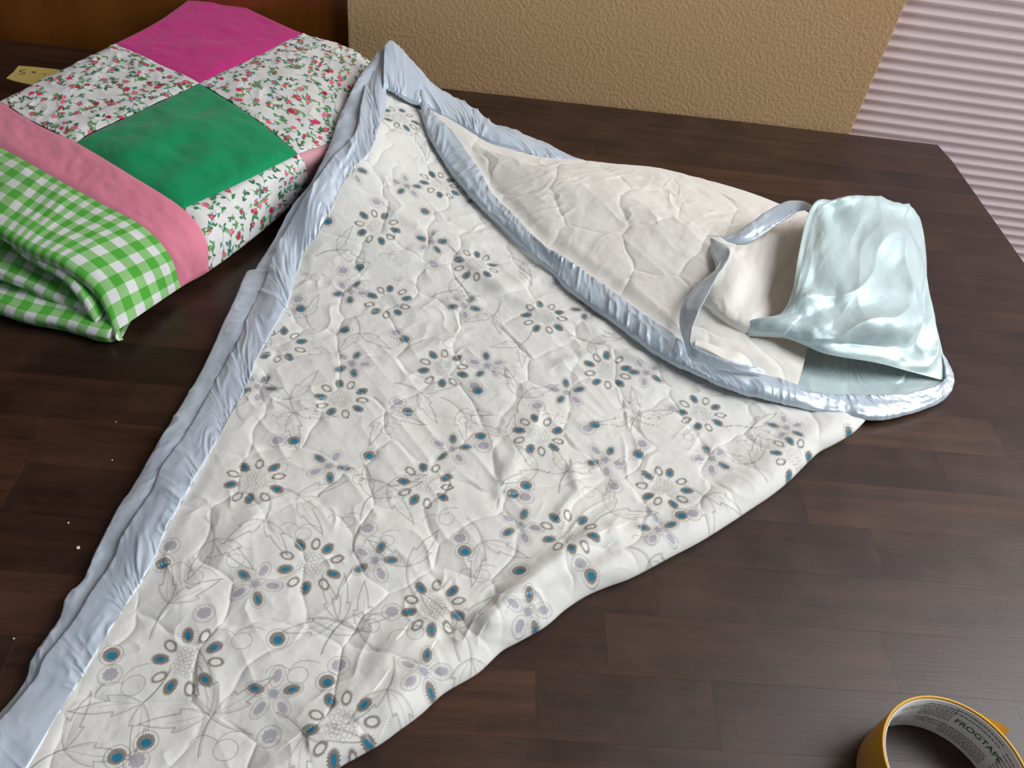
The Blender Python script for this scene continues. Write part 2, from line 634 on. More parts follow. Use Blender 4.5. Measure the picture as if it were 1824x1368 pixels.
for nm, q in (('apron', (T_X0 + 0.14, T_X1 - 0.14, T_Y0 + 0.08, T_Y0 + 0.10)), ('apron', (T_X0 + 0.14, T_X1 - 0.14, T_Y1 - 0.10, T_Y1 - 0.08)),
              ('apron', (T_X1 - 0.10, T_X1 - 0.08, T_Y0 + 0.14, T_Y1 - 0.14)), ('apron', (T_X0 + 0.08, T_X0 + 0.10, T_Y0 + 0.14, T_Y1 - 0.14))):
    tchild(nm, box_bm(*q, -TH - 0.09, -TH - 0.001), MT['stave'])


# ------------------------------------------------------------------ printing colours onto cloth coordinates
class Paint:
    def __init__(self, U, base):
        self.U = U.reshape(-1, 2)
        self.c = np.tile(np.asarray(base, float), (len(self.U), 1))

    def near(self, c, r):
        d = self.U - np.asarray(c)
        self.i = np.nonzero((np.abs(d[:, 0]) < r) & (np.abs(d[:, 1]) < r))[0]
        self.P = self.U[self.i] - np.asarray(c)
        return len(self.i) > 0

    def _put(self, a, color, j=None):
        i = self.i if j is None else self.i[j]
        self.c[i] = self.c[i] * (1 - a[:, None]) + np.asarray(color) * a[:, None]

    def blob(self, c, rx, ry, ang, color, alpha=1.0, inner=0.0, jag=0.0, nj=16, soft=0.00045, ph=0.0):
        """Filled ellipse (or ring when inner > 0) with a jagged rim."""
        R = max(rx, ry) * (1.3 + jag)
        j = np.nonzero((np.abs(self.P[:, 0] - c[0]) < R) & (np.abs(self.P[:, 1] - c[1]) < R))[0]
        if not len(j):
            return
        x, y = self.P[j, 0] - c[0], self.P[j, 1] - c[1]
        ca, sa = math.cos(ang), math.sin(ang)
        X, Y = (x * ca + y * sa) / rx, (-x * sa + y * ca) / ry
        r = np.hypot(X, Y)
        th = np.arctan2(Y, X)
        rim = 1 + jag * (np.abs(((th * nj / (2 * math.pi) + ph) % 1) * 2 - 1) - 0.5) * 2
        s = soft / min(rx, ry)
        a = sm(rim + s * 0.5, rim - s * 0.5, r)
        if inner > 0:
            rin = inner * (1 - 0.8 * jag * (np.abs(((th * nj / (2 * math.pi) + ph) % 1) * 2 - 1) - 0.5))
            a = a * sm(rin - s * 0.5, rin + s * 0.5, r)
        self._put(a * alpha, color, j)

    def line(self, pts, w, color, alpha=1.0, soft=0.0005):
        pts = np.asarray(pts, float)
        lo, hi = pts.min(0) - w - soft, pts.max(0) + w + soft
        j = np.nonzero((self.P[:, 0] > lo[0]) & (self.P[:, 0] < hi[0]) & (self.P[:, 1] > lo[1]) & (self.P[:, 1] < hi[1]))[0]
        if not len(j):
            return
        Q = self.P[j]
        d = np.full(len(j), 1.0)
        for a, b in zip(pts[:-1], pts[1:]):
            ab = b - a
            t = np.clip(((Q - a) @ ab) / max(ab @ ab, 1e-12), 0, 1)
            d = np.minimum(d, np.hypot(*(Q - a - t[:, None] * ab).T))
        self._put(sm(w / 2 + soft / 2, w / 2 - soft / 2, d) * alpha, color, j)


TEAL, TAUPE, LAV, PENCIL = srgb(40, 124, 154), srgb(132, 121, 111), srgb(170, 168, 178), srgb(128, 124, 119)
CREAM = srgb(236, 235, 229)


def rot2(pts, ang, s=1.0):
    p = np.asarray(pts, float) * s
    c, q = math.cos(ang), math.sin(ang)
    return np.stack([p[:, 0] * c - p[:, 1] * q, p[:, 0] * q + p[:, 1] * c], 1)


def big_flower(pa, c, R, rot):
    if not pa.near(c, R * 1.5):
        return
    for k in range(10):
        a = rot + k * math.pi / 5 + random.uniform(-0.06, 0.06)
        rr = R * random.uniform(0.76, 0.84)
        cc = (rr * math.cos(a), rr * math.sin(a))
        if k % 2 == 0:
            pa.blob(cc, R * 0.245, R * 0.165, a, TAUPE, 0.95, jag=0.16, nj=20)
            pa.blob((cc[0] * 0.99, cc[1] * 0.99), R * 0.125, R * 0.075, a + 0.15, TEAL, 1.0, jag=0.1, nj=7)
        else:
            pa.blob(cc, R * 0.235, R * 0.15, a, TAUPE, 0.9, inner=0.62, jag=0.16, nj=20)
    for k in range(28):
        r = R * 0.43 * math.sqrt((k + 0.5) / 28)
        a = k * 2.39996
        pa.blob((r * math.cos(a), r * math.sin(a)), R * 0.075, R * 0.075, 0, PENCIL, 0.45, inner=0.70, soft=0.0004)


def small_flower(pa, c, R, rot):
    if not pa.near(c, R * 1.5):
        return
    pat = [1, 0, 1, 0, 1] if random.random() < 0.5 else [1, 0, 0, 1, 0]
    for k in range(5):
        a = rot + k * 2 * math.pi / 5 + random.uniform(-0.1, 0.1)
        cc = (R * 0.62 * math.cos(a), R * 0.62 * math.sin(a))
        pa.blob(cc, R * 0.42, R * 0.27, a, PENCIL, 0.6, inner=0.91, soft=0.0005)
        pa.blob(cc, R * 0.33, R * 0.20, a, PENCIL, 0.35, inner=0.90, soft=0.0005)
        if pat[k]:
            pa.blob(cc, R * 0.30, R * 0.18, a, TAUPE, 0.9, jag=0.13, nj=18)
            pa.blob((cc[0] * 1.05, cc[1] * 1.05), R * 0.16, R * 0.08, a + 0.1, TEAL, 0.95, jag=0.1, nj=6)
        else:
            pa.blob((cc[0] * 1.02, cc[1] * 1.02), R * 0.25, R * 0.145, a, LAV, 0.85, jag=0.12, nj=11)
    pa.blob((0, 0), R * 0.17, R * 0.17, 0, LAV, 0.95, jag=0.08, nj=9)
    pa.blob((0, 0), R * 0.22, R * 0.22, 0, PENCIL, 0.4, inner=0.88)


def dot(pa, c, R, teal):
    if not pa.near(c, R * 1.6):
        return
    pa.blob((0, 0), R, R * 0.94, 0.3, PENCIL, 0.6, inner=0.92, soft=0.0005)
    if teal:
        pa.blob((0, 0), R * 0.70, R * 0.66, 0.3, TAUPE, 0.9, jag=0.10, nj=20)
        pa.blob((R * 0.06, -R * 0.08), R * 0.40, R * 0.36, 0, TEAL, 1.0, jag=0.08, nj=7)
    else:
        pa.blob((0, 0), R * 0.82, R * 0.76, 0.3, PENCIL, 0.3, inner=0.92, soft=0.0005)
        pa.blob((0, R * 0.05), R * 0.62, R * 0.56, 0.3, LAV, 0.85, jag=0.09, nj=9)


def bez(p0, p1, p2, n=9):
    t = np.linspace(0, 1, n)[:, None]
    return (1 - t) ** 2 * np.array(p0) + 2 * t * (1 - t) * np.array(p1) + t * t * np.array(p2)


def one_leaf(pa, base, ang, L, side):
    """A long sketched leaf with one notch on each side."""
    def T(p):
        return rot2(np.asarray(p) * np.array([1, side]), ang, L) + np.asarray(base)
    e1 = np.concatenate([bez((0, 0), (0.25, 0.20), (0.52, 0.19)), [[0.47, 0.12]], bez((0.47, 0.12), (0.75, 0.11), (1.0, 0.0))])
    e2 = np.concatenate([bez((0, 0), (0.2, -0.13), (0.42, -0.15)), [[0.40, -0.08]], bez((0.40, -0.08), (0.75, -0.11), (1.05, 0.02))])
    w = 0.00046
    for e, al in ((e1, 0.72), (e2, 0.72)):
        pa.line(T(e), w, PENCIL, al)
        pa.line(T(e * np.array([0.95, 0.82]) + np.array([0.03, 0])), w * 0.8, PENCIL, al * 0.5)
    pa.line(T(bez((0.05, 0), (0.4, 0.06), (0.62, 0.03))), w * 0.8, PENCIL, 0.5)


def sprig(pa, c, ang, L, n=2):
    if not pa.near(c, L * 1.5):
        return
    stem = rot2(bez((-0.55, -0.10), (-0.25, 0.05), (0, 0)), ang, L)
    pa.line(stem, 0.0006, PENCIL, 0.8)
    pa.line(stem + 0.0009, 0.0004, PENCIL, 0.6)
    for k, (da, s) in enumerate(((0.75, 1), (-0.65, -1), (0.05, 1))[:n]):
        one_leaf(pa, (0, 0), ang + da + random.uniform(-0.15, 0.15), L * random.uniform(0.75, 1.0), s)


def curl(pa, c, ang, L):
    if not pa.near(c, L * 1.6):
        return
    t = np.linspace(0, 1, 40)
    a = 2.2 + t * 2 * math.pi * 1.05
    loop = np.stack([0.34 * np.cos(a), 0.30 * np.sin(a)], 1)
    tail1 = bez((-1.0, 0.3), (-0.75, 0.75), tuple(loop[0]), 12)
    tail2 = bez(tuple(loop[-1]), (0.0, 0.75), (0.75, 0.30), 12)
    pa.line(rot2(np.concatenate([tail1, loop, tail2]), ang, L), 0.00045, PENCIL, 0.65)


# ------------------------------------------------------------------ quilting relief
def quilting(x, y, cell=0.047, seed=0, puff=0.0014, wr=0.0013):
    wx = x + 0.012 * fbm(x * 28, y * 28, 3 + seed, 2)
    wy = y + 0.012 * fbm(x * 28, y * 28, 11 + seed, 2)
    e = voronoi_edge(wx / cell, wy / cell, seed)
    h = puff * (1 - np.exp(-e * 4.0))
    groove = np.exp(-(e / 0.05) ** 2)
    # crinkles radiating off the stitching
    k = np.exp(-e * 2.2)
    u, v = x * 0.8 + y * 0.6, -x * 0.6 + y * 0.8
    cr = ridged(u * 34 + 2.5 * fbm(x * 20, y * 20, 5, 2), v * 74 + 2.0 * fbm(x * 24, y * 24, 8, 2), 21 + seed, 1.5)
    cr2 = ridged(v * 32 + 2.5 * fbm(x * 18, y * 18, 15, 2), u * 70, 27 + seed, 1.6)
    cr3 = fbm(x * 110, y * 110, 33 + seed, 3)
    m1 = sm(0.35, 0.75, vnoise(x * 14, y * 14, 40 + seed))
    h = h + wr * (cr * m1 + cr2 * (1 - m1)) * (0.35 + 0.8 * k) + 0.0004 * cr3
    return h - 0.00035 * groove, groove


# ------------------------------------------------------------------ the baby quilt
quilt = empty('baby_quilt', tuple(W(800, 700, 0)))
tag(quilt, 'white floral-print baby quilt with pale blue satin binding and hood, folded on the table', 'quilt')
QL = np.array(quilt.location)


def qgrid(name, G, mat, **kw):
    G = G.copy()
    G[..., 2] = np.maximum(G[..., 2], 0.0006)
    return grid_object(name, G - QL, mat, quilt, **kw)


SEAM = [(686, 155, .066), (682, 178, .063), (673, 224, .066), (659, 270, .062), (626, 303, .056), (603, 343, .048), (586, 379, .041),
        (567, 415, .033), (541, 450, .024), (530, 480, .020), (508, 549, .016), (487, 588, .015), (456, 647, .015), (436, 693, .015),
        (400, 759, .015), (346, 856, .015), (296, 944, .015), (267, 1013, .015), (219, 1085, .015), (171, 1163, .015), (130, 1232, .015),
        (99, 1280, .015), (55, 1358, .015), (-30, 1500, .015)]
UNDER_FLAP = [(700, 158, .063), (725, 172, .058), (752, 186, .050), (778, 205, .044), (798, 235, .039), (815, 270, .033), (840, 310, .027),
              (880, 350, .021), (915, 385, .018), (950, 415, .016), (1010, 470, .015), (1070, 528, .015), (1130, 575, .015), (1190, 615, .015),
              (1250, 648, .015), (1320, 682, .014), (1410, 702, .012), (1500, 724, .010), (1548, 742, .008)]
FOLD = [(1548, 742, .008), (1522, 767, .009), (1490, 785, .010), (1464, 798, .010), (1443, 817, .010), (1411, 849, .010), (1379, 875, .010),
        (1338, 902, .010), (1300, 927, .010), (1250, 958, .010), (1200, 984, .010), (1130, 1021, .010), (1085, 1038, .010), (1048, 1054, .010),
        (1010, 1078, .010), (973, 1109, .010), (925, 1136, .010), (894, 1153, .010), (853, 1191, .010), (792, 1228, .010), (747, 1269, .010),
        (682, 1317, .010), (634, 1345, .010), (600, 1365, .010), (480, 1450, .010)]
NR, NC = 1020, 780
rowsA = int(NR * 0.47)
Lc = resample(SEAM, NR, np.concatenate([np.linspace(0, 0.40, rowsA, endpoint=False), np.linspace(0.40, 1, NR - rowsA)]))
Rc = np.concatenate([resample(UNDER_FLAP, rowsA, np.linspace(0, 1, rowsA, endpoint=False)), resample(FOLD, NR - rowsA)])
Lw = np.array([W(*p) for p in Lc])
Rw = np.array([W(*p) for p in Rc])
s = np.linspace(0, 1, NC)
G = Lw[:, None] * (1 - s[None, :, None]) + Rw[:, None] * s[None, :, None]
X, Y = G[..., 0].copy(), G[..., 1].copy()
tt = np.linspace(0, 1, NR)[:, None] * np.ones((1, NC))
rowlen = np.linalg.norm(Rw - Lw, axis=1)[:, None]
dist_r = (1 - s)[None, :] * rowlen                        # distance to the right-hand boundary
is_fold = sm(rowsA - 30, rowsA + 40, np.arange(NR))[:, None]
h, groove = quilting(X, Y)
edge_l = sm(0, 0.012, s[None, :] * rowlen)
roll = np.sqrt(np.clip(1 - (1 - np.clip(dist_r / 0.016, 0, 1)) ** 2, 0, 1))
lift = (-0.007 * (1 - roll) + 0.005 * np.exp(-((dist_r - 0.025) / 0.022) ** 2)) * is_fold
calm = 0.45 + 0.55 * sm(0, 0.03, dist_r)
wave = 0.0036 * fbm(X * 8, Y * 8, 61, 2)
G[..., 2] += (h * calm + wave * edge_l) * (0.25 + 0.75 * edge_l) * (1 - 0.6 * is_fold * (1 - roll)) + lift
# long soft folds in the photograph: (px polyline, height, width)
PXG = to_px(np.stack([X, Y, np.full_like(X, .018)], -1)).reshape(NR, NC, 2)


def fold_line(pts, amp, width):
    """Soft ridge running over the cloth along a line of table points."""
    P = np.array([W(*p, .016)[:2] for p in pts])
    d = np.full(X.shape, 1.0)
    tside = np.zeros(X.shape)
    for a, b in zip(P[:-1], P[1:]):
        ab = b - a
        t = np.clip(((X - a[0]) * ab[0] + (Y - a[1]) * ab[1]) / (ab @ ab), 0, 1)
        dx, dy = X - a[0] - t * ab[0], Y - a[1] - t * ab[1]
        dd = np.hypot(dx, dy)
        sd = np.sign(ab[0] * dy - ab[1] * dx)
        n = dd < d
        tside = np.where(n, sd, tside)
        d = np.where(n, dd, d)
    sgn = d * tside
    prof = np.where(sgn > 0, np.exp(-(sgn / width) ** 2), np.exp(-(sgn / (width * 0.6)) ** 2))
    G[..., 2] += 0.75 * amp * prof * edge_l


for pts, amp, wd in (([(700, 1190), (745, 1130), (800, 1090), (880, 1100), (935, 1045), (1010, 990), (1090, 945)], .0055, .012),
                     ([(870, 1110), (910, 1060), (980, 1010), (1060, 960)], .0045, .008),
                     ([(700, 1270), (735, 1215), (760, 1170)], .0045, .010),
                     ([(905, 850), (935, 790), (960, 740)], .0022, .009),
                     ([(880, 790), (900, 830), (890, 880)], .0024, .008),
                     ([(1020, 830), (1030, 870), (1000, 910)], .0030, .007),
                     ([(740, 560), (850, 540), (960, 500), (1030, 520)], .0030, .012),
                     ([(820, 470), (890, 520), (960, 560), (1060, 590)], .0035, .012),
                     ([(560, 1290), (640, 1230), (700, 1150)], .0040, .012),
                     ([(560, 640), (700, 640), (820, 600)], .0025, .010),
                     ([(700, 410), (760, 440), (850, 450)], .0030, .010),
                     ([(1000, 650), (1080, 620), (1130, 640)], .0030, .008),
                     ([(310, 1080), (390, 1010), (470, 900)], .0028, .010),
                     ([(1100, 960), (1180, 900), (1290, 880)], .0030, .010)):
    fold_line(pts, amp, wd)

flatpx = PXG.reshape(-1, 2)
UV = np.stack([X, Y], -1)


def cloth_at(px, py):
    k = np.argmin((flatpx[:, 0] - px) ** 2 + (flatpx[:, 1] - py) ** 2)
    return UV.reshape(-1, 2)[k]


pa = Paint(UV, CREAM)
BIG = [(711, 275), (782, 357), (672, 431), (848, 480), (693, 536), (969, 567), (499, 608), (791, 650), (609, 703), (1083, 656), (960, 770),
       (1252, 726), (454, 856), (759, 858), (1187, 859), (1420, 812), (554, 1003), (1016, 945), (333, 1176), (774, 1077), (609, 1294)]
SMALL = [(777, 268), (624, 520), (614, 350), (724, 369), (846, 366), (768, 448), (826, 545), (459, 684), (627, 642), (867, 646), (1046, 553),
         (1012, 691), (1152, 660), (586, 826), (806, 792), (1080, 810), (1273, 808), (1404, 756), (455, 1040), (668, 994), (928, 931), (1175, 938),
         (942, 1085), (486, 1232), (756, 1196)]
TEALS = [(756, 401), (585, 427), (614, 583), (721, 598), (852, 688), (726, 726), (523, 779), (658, 805), (857, 768), (938, 858), (915, 875),
         (1061, 749), (1140, 801), (828, 977), (925, 1015), (1053, 1022), (289, 1000), (493, 1135), (196, 1162), (582, 1210), (257, 1315),
         (205, 1342), (1215, 914), (1520, 757), (536, 548), (640, 482), (744, 245)]
GREYS = [(709, 710), (494, 781), (862, 787), (937, 881), (958, 718), (1202, 718), (1147, 783), (1097, 858), (655, 938), (820, 954), (1035, 1003),
         (302, 970), (363, 1092), (193, 1197), (603, 1181), (240, 1350), (698, 1085), (479, 1309), (1236, 911), (531, 533), (612, 488), (705, 588),
         (846, 680), (728, 222), (773, 480), (1048, 757), (990, 508), (671, 398)]
SPRIG = [(516, 705, 1.9, .036), (640, 588, -1.4, .036), (930, 472, -0.6, .034), (760, 296, -1.0, .036), (740, 290, -1.8, .034), (680, 290, 2.4, .03),
         (520, 730, -0.7, .040), (690, 730, -1.1, .036), (745, 690, -0.5, .036), (545, 560, 2.0, .032), (470, 590, -2.3, .030), (930, 700, 1.2, .034),
         (1050, 610, -0.6, .030), (1140, 730, 1.0, .036), (1130, 735, 2.6, .034), (1010, 835, 1.1, .036), (960, 830, 2.9, .034), (1345, 820, 1.8, .034),
         (1340, 752, -0.1, .036), (660, 880, 1.2, .038), (690, 860, -0.4, .036), (470, 925, -1.7, .038), (380, 960, -1.2, .036), (530, 880, -0.4, .038),
         (608, 1105, 1.0, .040), (600, 1100, 2.7, .040), (725, 1005, 1.7, .038), (860, 960, -1.2, .038), (810, 1115, 1.6, .038), (300, 1075, 1.2, .040),
         (380, 1265, 1.3, .042), (370, 1268, 2.6, .040), (250, 1245, -2.2, .038), (640, 1120, 2.2, .034), (840, 1165, -1.3, .034), (540, 1310, -0.8, .038),
         (1090, 905, 0.6, .034), (1255, 880, -0.9, .034), (930, 610, -2.2, .034), (820, 720, -0.8, .034), (600, 460, 0.3, .034), (800, 520, 0.4, .034),
         (110, 1330, 0.6, .036), (1160, 990, -0.6, .028), (880, 560, -2.0, .030), (420, 720, 1.9, .026), (905, 770, 2.0, .03), (690, 1230, -1.8, .036)]
CURLS = [(640, 510, .2, .016), (560, 620, -.5, .017), (505, 745, .3, .018), (420, 1000, .5, .018), (345, 1030, -.2, .02), (430, 1140, .2, .02), (235, 1215, .7, .022),
         (690, 760, .1, .016), (800, 610, .4, .016), (910, 660, .2, .016), (1000, 740, .3, .016), (850, 735, .7, .016), (640, 850, -.4, .017), (540, 950, 0, .018),
         (795, 920, .5, .018), (660, 1110, .1, .018), (740, 1125, .6, .018), (530, 1200, .3, .02), (1160, 960, .2, .014), (1110, 820, .2, .016), (1230, 770, .5, .014),
         (1050, 870, -.3, .016), (700, 470, .4, .014), (560, 500, .1, .014), (650, 345, .2, .013), (740, 215, .1, .012), (745, 330, .5, .013), (690, 960, .5, .016),
         (960, 480, .1, .013), (1100, 600, .4, .014), (620, 925, .2, .015), (500, 830, .7, .016), (400, 1330, .2, .022), (860, 1020, .3, .017), (1340, 780, .5, .013)]
for px, py, a, L in SPRIG:
    sprig(pa, cloth_at(px, py), a, L)
for px, py, a, L in CURLS:
    curl(pa, cloth_at(px, py), a, L * 0.85)
for k, (px, py) in enumerate(GREYS):
    dot(pa, cloth_at(px, py), 0.0066, False)
for k, (px, py) in enumerate(TEALS):
    dot(pa, cloth_at(px, py), 0.0066, True)
for k, (px, py) in enumerate(SMALL):
    small_flower(pa, cloth_at(px, py), 0.0162, random.uniform(0, 6))
for k, (px, py) in enumerate(BIG):
    big_flower(pa, cloth_at(px, py), 0.0198, random.uniform(0, 6))
# stitched quilting thread, faintly lighter dashes in the grooves
dash = (np.sin((X + Y) * 2400) > -0.2) & (groove > 0.75)
pcol = pa.c.reshape(NR, NC, 3)
pcol[dash] = pcol[dash] * 0.6 + srgb(246, 244, 238) * 0.4
# roll under at the fold: a few extra columns that curve in beneath
inward = Lw - Rw
inward = inward / np.linalg.norm(inward, axis=1, keepdims=True)
extra = []
for a in np.linspace(0.25, 1.0, 5):
    q = G[:, -1].copy()
    q[:, :2] += (inward * 0.008 * a)[:, :2] * is_fold
    q[:, 2] = G[:, -1, 2] * (1 - 0.92 * a) * is_fold[:, 0] + (G[:, -1, 2] - 0.004 * a) * (1 - is_fold[:, 0])
    extra.append(q)
G2 = np.concatenate([G, np.stack(extra, 1)], 1)
C2 = np.concatenate([pcol, np.repeat(pcol[:, -1:], 5, 1)], 1)
qgrid('printed_front', G2, MT['print'], color=C2)


# satin bindings ---------------------------------------------------------
def strip(name, outer, inner, mat, ns=420, nc=26, bulge=0.0028, wr=0.0016, seed=0, parent=quilt, pucker=60, drop=0.004, ts=None):
    """Ribbon of cloth between two edges given as photo pixels with heights."""
    O = np.array([W(*p) for p in resample(outer, ns, ts)])
    I = np.array([W(*p) for p in resample(inner, ns, ts)])
    c = np.linspace(0, 1, nc)
    S = O[:, None] * (1 - c[None, :, None]) + I[:, None] * c[None, :, None]
    mid = (O + I) / 2
    L = np.concatenate([[0], np.cumsum(np.linalg.norm(np.diff(mid, axis=0), axis=1))])[:, None] * np.ones((1, nc))
    wd = np.linalg.norm(I - O, axis=1).mean()
    cc = c[None, :] * np.ones((ns, 1))
    n = normals_of(S)
    if n[..., 2].mean() < 0:
        n = -n
    u = L + cc * wd * (0.12 + 1.5 * fbm(L * 20, cc * 0 + 1, 90 + seed, 2))
    p1 = ridged(u * pucker, cc * 1.4 + 3, 70 + seed, 1.6) * sm(0.25, 0.7, vnoise(L * 22, cc * 1.5, 71 + seed))
    p2 = ridged(u * pucker * 2.3, cc * 2.5, 75 + seed, 2) * (np.exp(-(1 - cc) * 3.0) + 0.4 * np.exp(-cc * 5))
    big = fbm(L * 14, cc * 1.0, 80 + seed, 2)
    wl = np.clip(np.linalg.norm(I - O, axis=1) / wd, 0, 1)[:, None]
    p3 = ridged(u * 170, cc * 2.4 + 7, 78 + seed, 1.4) * sm(0.3, 0.7, vnoise(L * 30, cc * 2 + 4, 79 + seed))
    hgt = wl * bulge * np.sin(math.pi * np.clip(cc, 0, 1)) ** 0.6 + wl * wr * p1 + wl * wr * 0.7 * p2 + wr * 1.1 * big * wl + 0.35 * wr * p3
    S = S + n * hgt[..., None]
    # tuck both edges down
    lo = S[:, :1].copy()
    lo[..., 2] -= drop * wl
    hi = S[:, -1:].copy()
    hi[..., 2] -= drop * wl
    S = np.concatenate([lo, S, hi], 1)
    S[..., 2] = np.maximum(S[..., 2], 0.0006)
    return grid_object(name, S - QL, mat, parent)


MIDL = [(690, 78, .088), (668, 118, .076), (650, 150, .070), (641, 188, .072), (631, 237, .068), (592, 280, .062), (560, 325, .054), (539, 355, .046),
        (515, 400, .030), (490, 449, .022), (471, 503, .015), (447, 549, .012), (424, 607, .0135), (383, 675, .0135), (336, 762, .0135), (289, 829, .0135),
        (272, 870, .0135), (249, 903, .0135), (215, 955, .0135), (199, 997, .0135), (161, 1054, .0135), (133, 1102, .0135), (79, 1170, .0135), (65, 1204, .0135),
        (20, 1259, .0135), (-20, 1305, .0135), (-120, 1430, .0135)]
OUTL = [(676, 88, .080), (635, 145, .072), (603, 213, .066), (585, 263, .061), (553, 326, .050), (517, 372, .034), (490, 422, .019), (471, 453, .012),
        (452, 483, .009), (438, 487, .009), (421, 530, .0075), (394, 585, .0075), (380, 617, .0075), (356, 664, .0075), (316, 732, .0075), (279, 796, .0075),
        (235, 870, .0075), (215, 896, .0075), (180, 960, .0075), (150, 1030, .0075), (120, 1061, .0075), (103, 1109, .0075), (58, 1174, .0075), (46, 1213, .0075),
        (0, 1269, .0075), (-40, 1310, .0075), (-150, 1430, .0075)]


def shifted(pts, dx, dy, dz):
    return [(x + dx, y + dy, z + dz) for x, y, z in pts]


strip('lower_binding', OUTL, shifted(MIDL, 22, 4, -.004), MT['satin'], seed=1, bulge=0.0014, wr=0.0018, ns=700, pucker=75)
strip('upper_binding', MIDL, shifted(SEAM, 2, 1, -.0008), MT['satin'], drop=0.0015, seed=2, bulge=0.0020, wr=0.0022, ns=760, pucker=80)
REAR_TOP = [(686, 80, .088), (695, 71, .091), (712, 82, .088), (745, 121, .075), (770, 149, .063), (810, 172, .053), (850, 198, .046), (876, 221, .041),
            (922, 237, .039), (971, 257, .037), (1014, 277, .036), (1040, 286, .036)]
REAR_LOW = [(680, 160, .070), (690, 158, .069), (715, 173, .064), (744, 186, .059), (762, 190, .056), (807, 215, .050), (846, 239, .044), (876, 255, .041),
            (922, 268, .039), (971, 281, .037), (1014, 286, .036), (1042, 287, .036)]
strip('rear_binding', REAR_TOP, REAR_LOW, MT['satin'], seed=3, bulge=0.0026, wr=0.0032, ns=420, pucker=60)
FLAP_OUT = [(748, 170, .064), (752, 211, .055), (764, 244, .049), (784, 277, .043), (810, 316, .037), (850, 362, .031), (889, 398, .028), (922, 431, .026),
            (984, 483, .025), (1011, 511, .025), (1095, 571, .025), (1162, 622, .024), (1236, 662, .023), (1320, 697, .020), (1404, 719, .017), (1459, 731, .014),
            (1528, 743, .011), (1580, 743, .009), (1648, 726, .008), (1686, 706, .008), (1696, 680, .009), (1689, 655, .012), (1678, 630, .020)]
FLAP_IN = [(752, 160, .066), (759, 186, .059), (779, 211, .054), (808, 237, .049), (831, 270, .045), (857, 310, .040), (878, 346, .036), (916, 385, .033),
           (971, 440, .031), (1024, 474, .030), (1088, 517, .029), (1142, 558, .029), (1189, 591, .028), (1232, 622, .027), (1300, 655, .025), (1360, 671, .022),
           (1397, 681, .020), (1459, 700, .018), (1528, 704, .015), (1597, 704, .013), (1648, 695, .012), (1678, 678, .012), (1680, 655, .016), (1675, 630, .021)]
strip('flap_binding', FLAP_OUT, FLAP_IN, MT['satin_sheen'], seed=4, bulge=0.0030, wr=0.0024, ns=760, pucker=85)

# cream back of the quilt, turned over ------------------------------------
LIN_LOW = [(757, 186, .055), (779, 213, .050), (808, 240, .045), (831, 273, .041), (857, 313, .036), (878, 349, .032), (916, 388, .029), (971, 443, .027),
           (1024, 478, .026), (1088, 521, .025), (1142, 562, .025), (1189, 595, .024), (1232, 627, .023), (1300, 660, .021), (1360, 676, .018), (1420, 690, .015)]
LIN_TOP = [(760, 184, .056), (807, 212, .050), (846, 236, .044), (876, 253, .040), (922, 266, .038), (971, 279, .037), (1030, 285, .037), (1100, 293, .037),
           (1173, 300, .037), (1255, 320, .036), (1330, 342, .034), (1391, 364, .031), (1437, 378, .029), (1480, 420, .022)]
NR2, NC2 = 520, 300
A = np.array([W(*p) for p in resample(LIN_LOW, NR2)])
B = np.array([W(*p) for p in resample(LIN_TOP, NR2)])
s = np.linspace(0, 1, NC2)
L2 = A[:, None] * (1 - s[None, :, None]) + B[:, None] * s[None, :, None]
x2, y2 = L2[..., 0], L2[..., 1]
h2, gr2 = quilting(x2 + 0.7, y2 + 0.3, cell=0.060, seed=5, puff=0.0016, wr=0.0014)
wide = np.linalg.norm(B - A, axis=1)[:, None]
e2_ = sm(0, 0.02, s[None, :] * wide) * sm(0, 0.03, (1 - s)[None, :] * wide)
tt2 = np.linspace(0, 1, NR2)[:, None]
belly = 0.010 * np.sin(math.pi * s)[None, :] ** 0.8 * sm(0.05, 0.4, tt2) * (1 - 0.35 * sm(0.75, 1.0, tt2))
wv = 0.008 * fbm(x2 * 8, y2 * 8, 51, 3)
L2[..., 2] += h2 * (0.35 + 0.65 * e2_) + (wv + belly) * e2_
# the step where the turned-over layer doubles up
stepP = np.array([W(*p, .04)[:2] for p in [(905, 290), (1000, 330), (1100, 362), (1210, 405), (1300, 445)]])
dmin = np.full(x2.shape, 1.0)
sd = np.zeros(x2.shape)
for a, b in zip(stepP[:-1], stepP[1:]):
    ab = b - a
    t = np.clip(((x2 - a[0]) * ab[0] + (y2 - a[1]) * ab[1]) / (ab @ ab), 0, 1)
    dx, dy = x2 - a[0] - t * ab[0], y2 - a[1] - t * ab[1]
    dd = np.hypot(dx, dy)
    k = dd < dmin
    sd = np.where(k, np.sign(ab[0] * dy - ab[1] * dx), sd)
    dmin = np.where(k, dd, dmin)
sg = dmin * sd
L2[..., 2] += 0.0075 * np.where(sg < 0, np.exp(-(sg / 0.035) ** 2), np.exp(-(sg / 0.006) ** 2)) * e2_
back = []
for a in np.linspace(0.2, 1, 6):
    q = L2[:, -1].copy()
    th = a * math.pi * 0.5
    q[:, 1] += 0.010 * math.sin(th)
    q[:, 2] = L2[:, -1, 2] - (L2[:, -1, 2] - 0.002) * (1 - math.cos(th)) - 0.002 * a
    back.append(q)
front = []
for a in np.linspace(1, 0.25, 3):
    q = L2[:, 0].copy()
    q[:, 2] -= 0.006 * a
    front.append(q)
qgrid('cream_backing', np.concatenate([np.stack(front, 1), L2, np.stack(back, 1)], 1), MT['lining'])

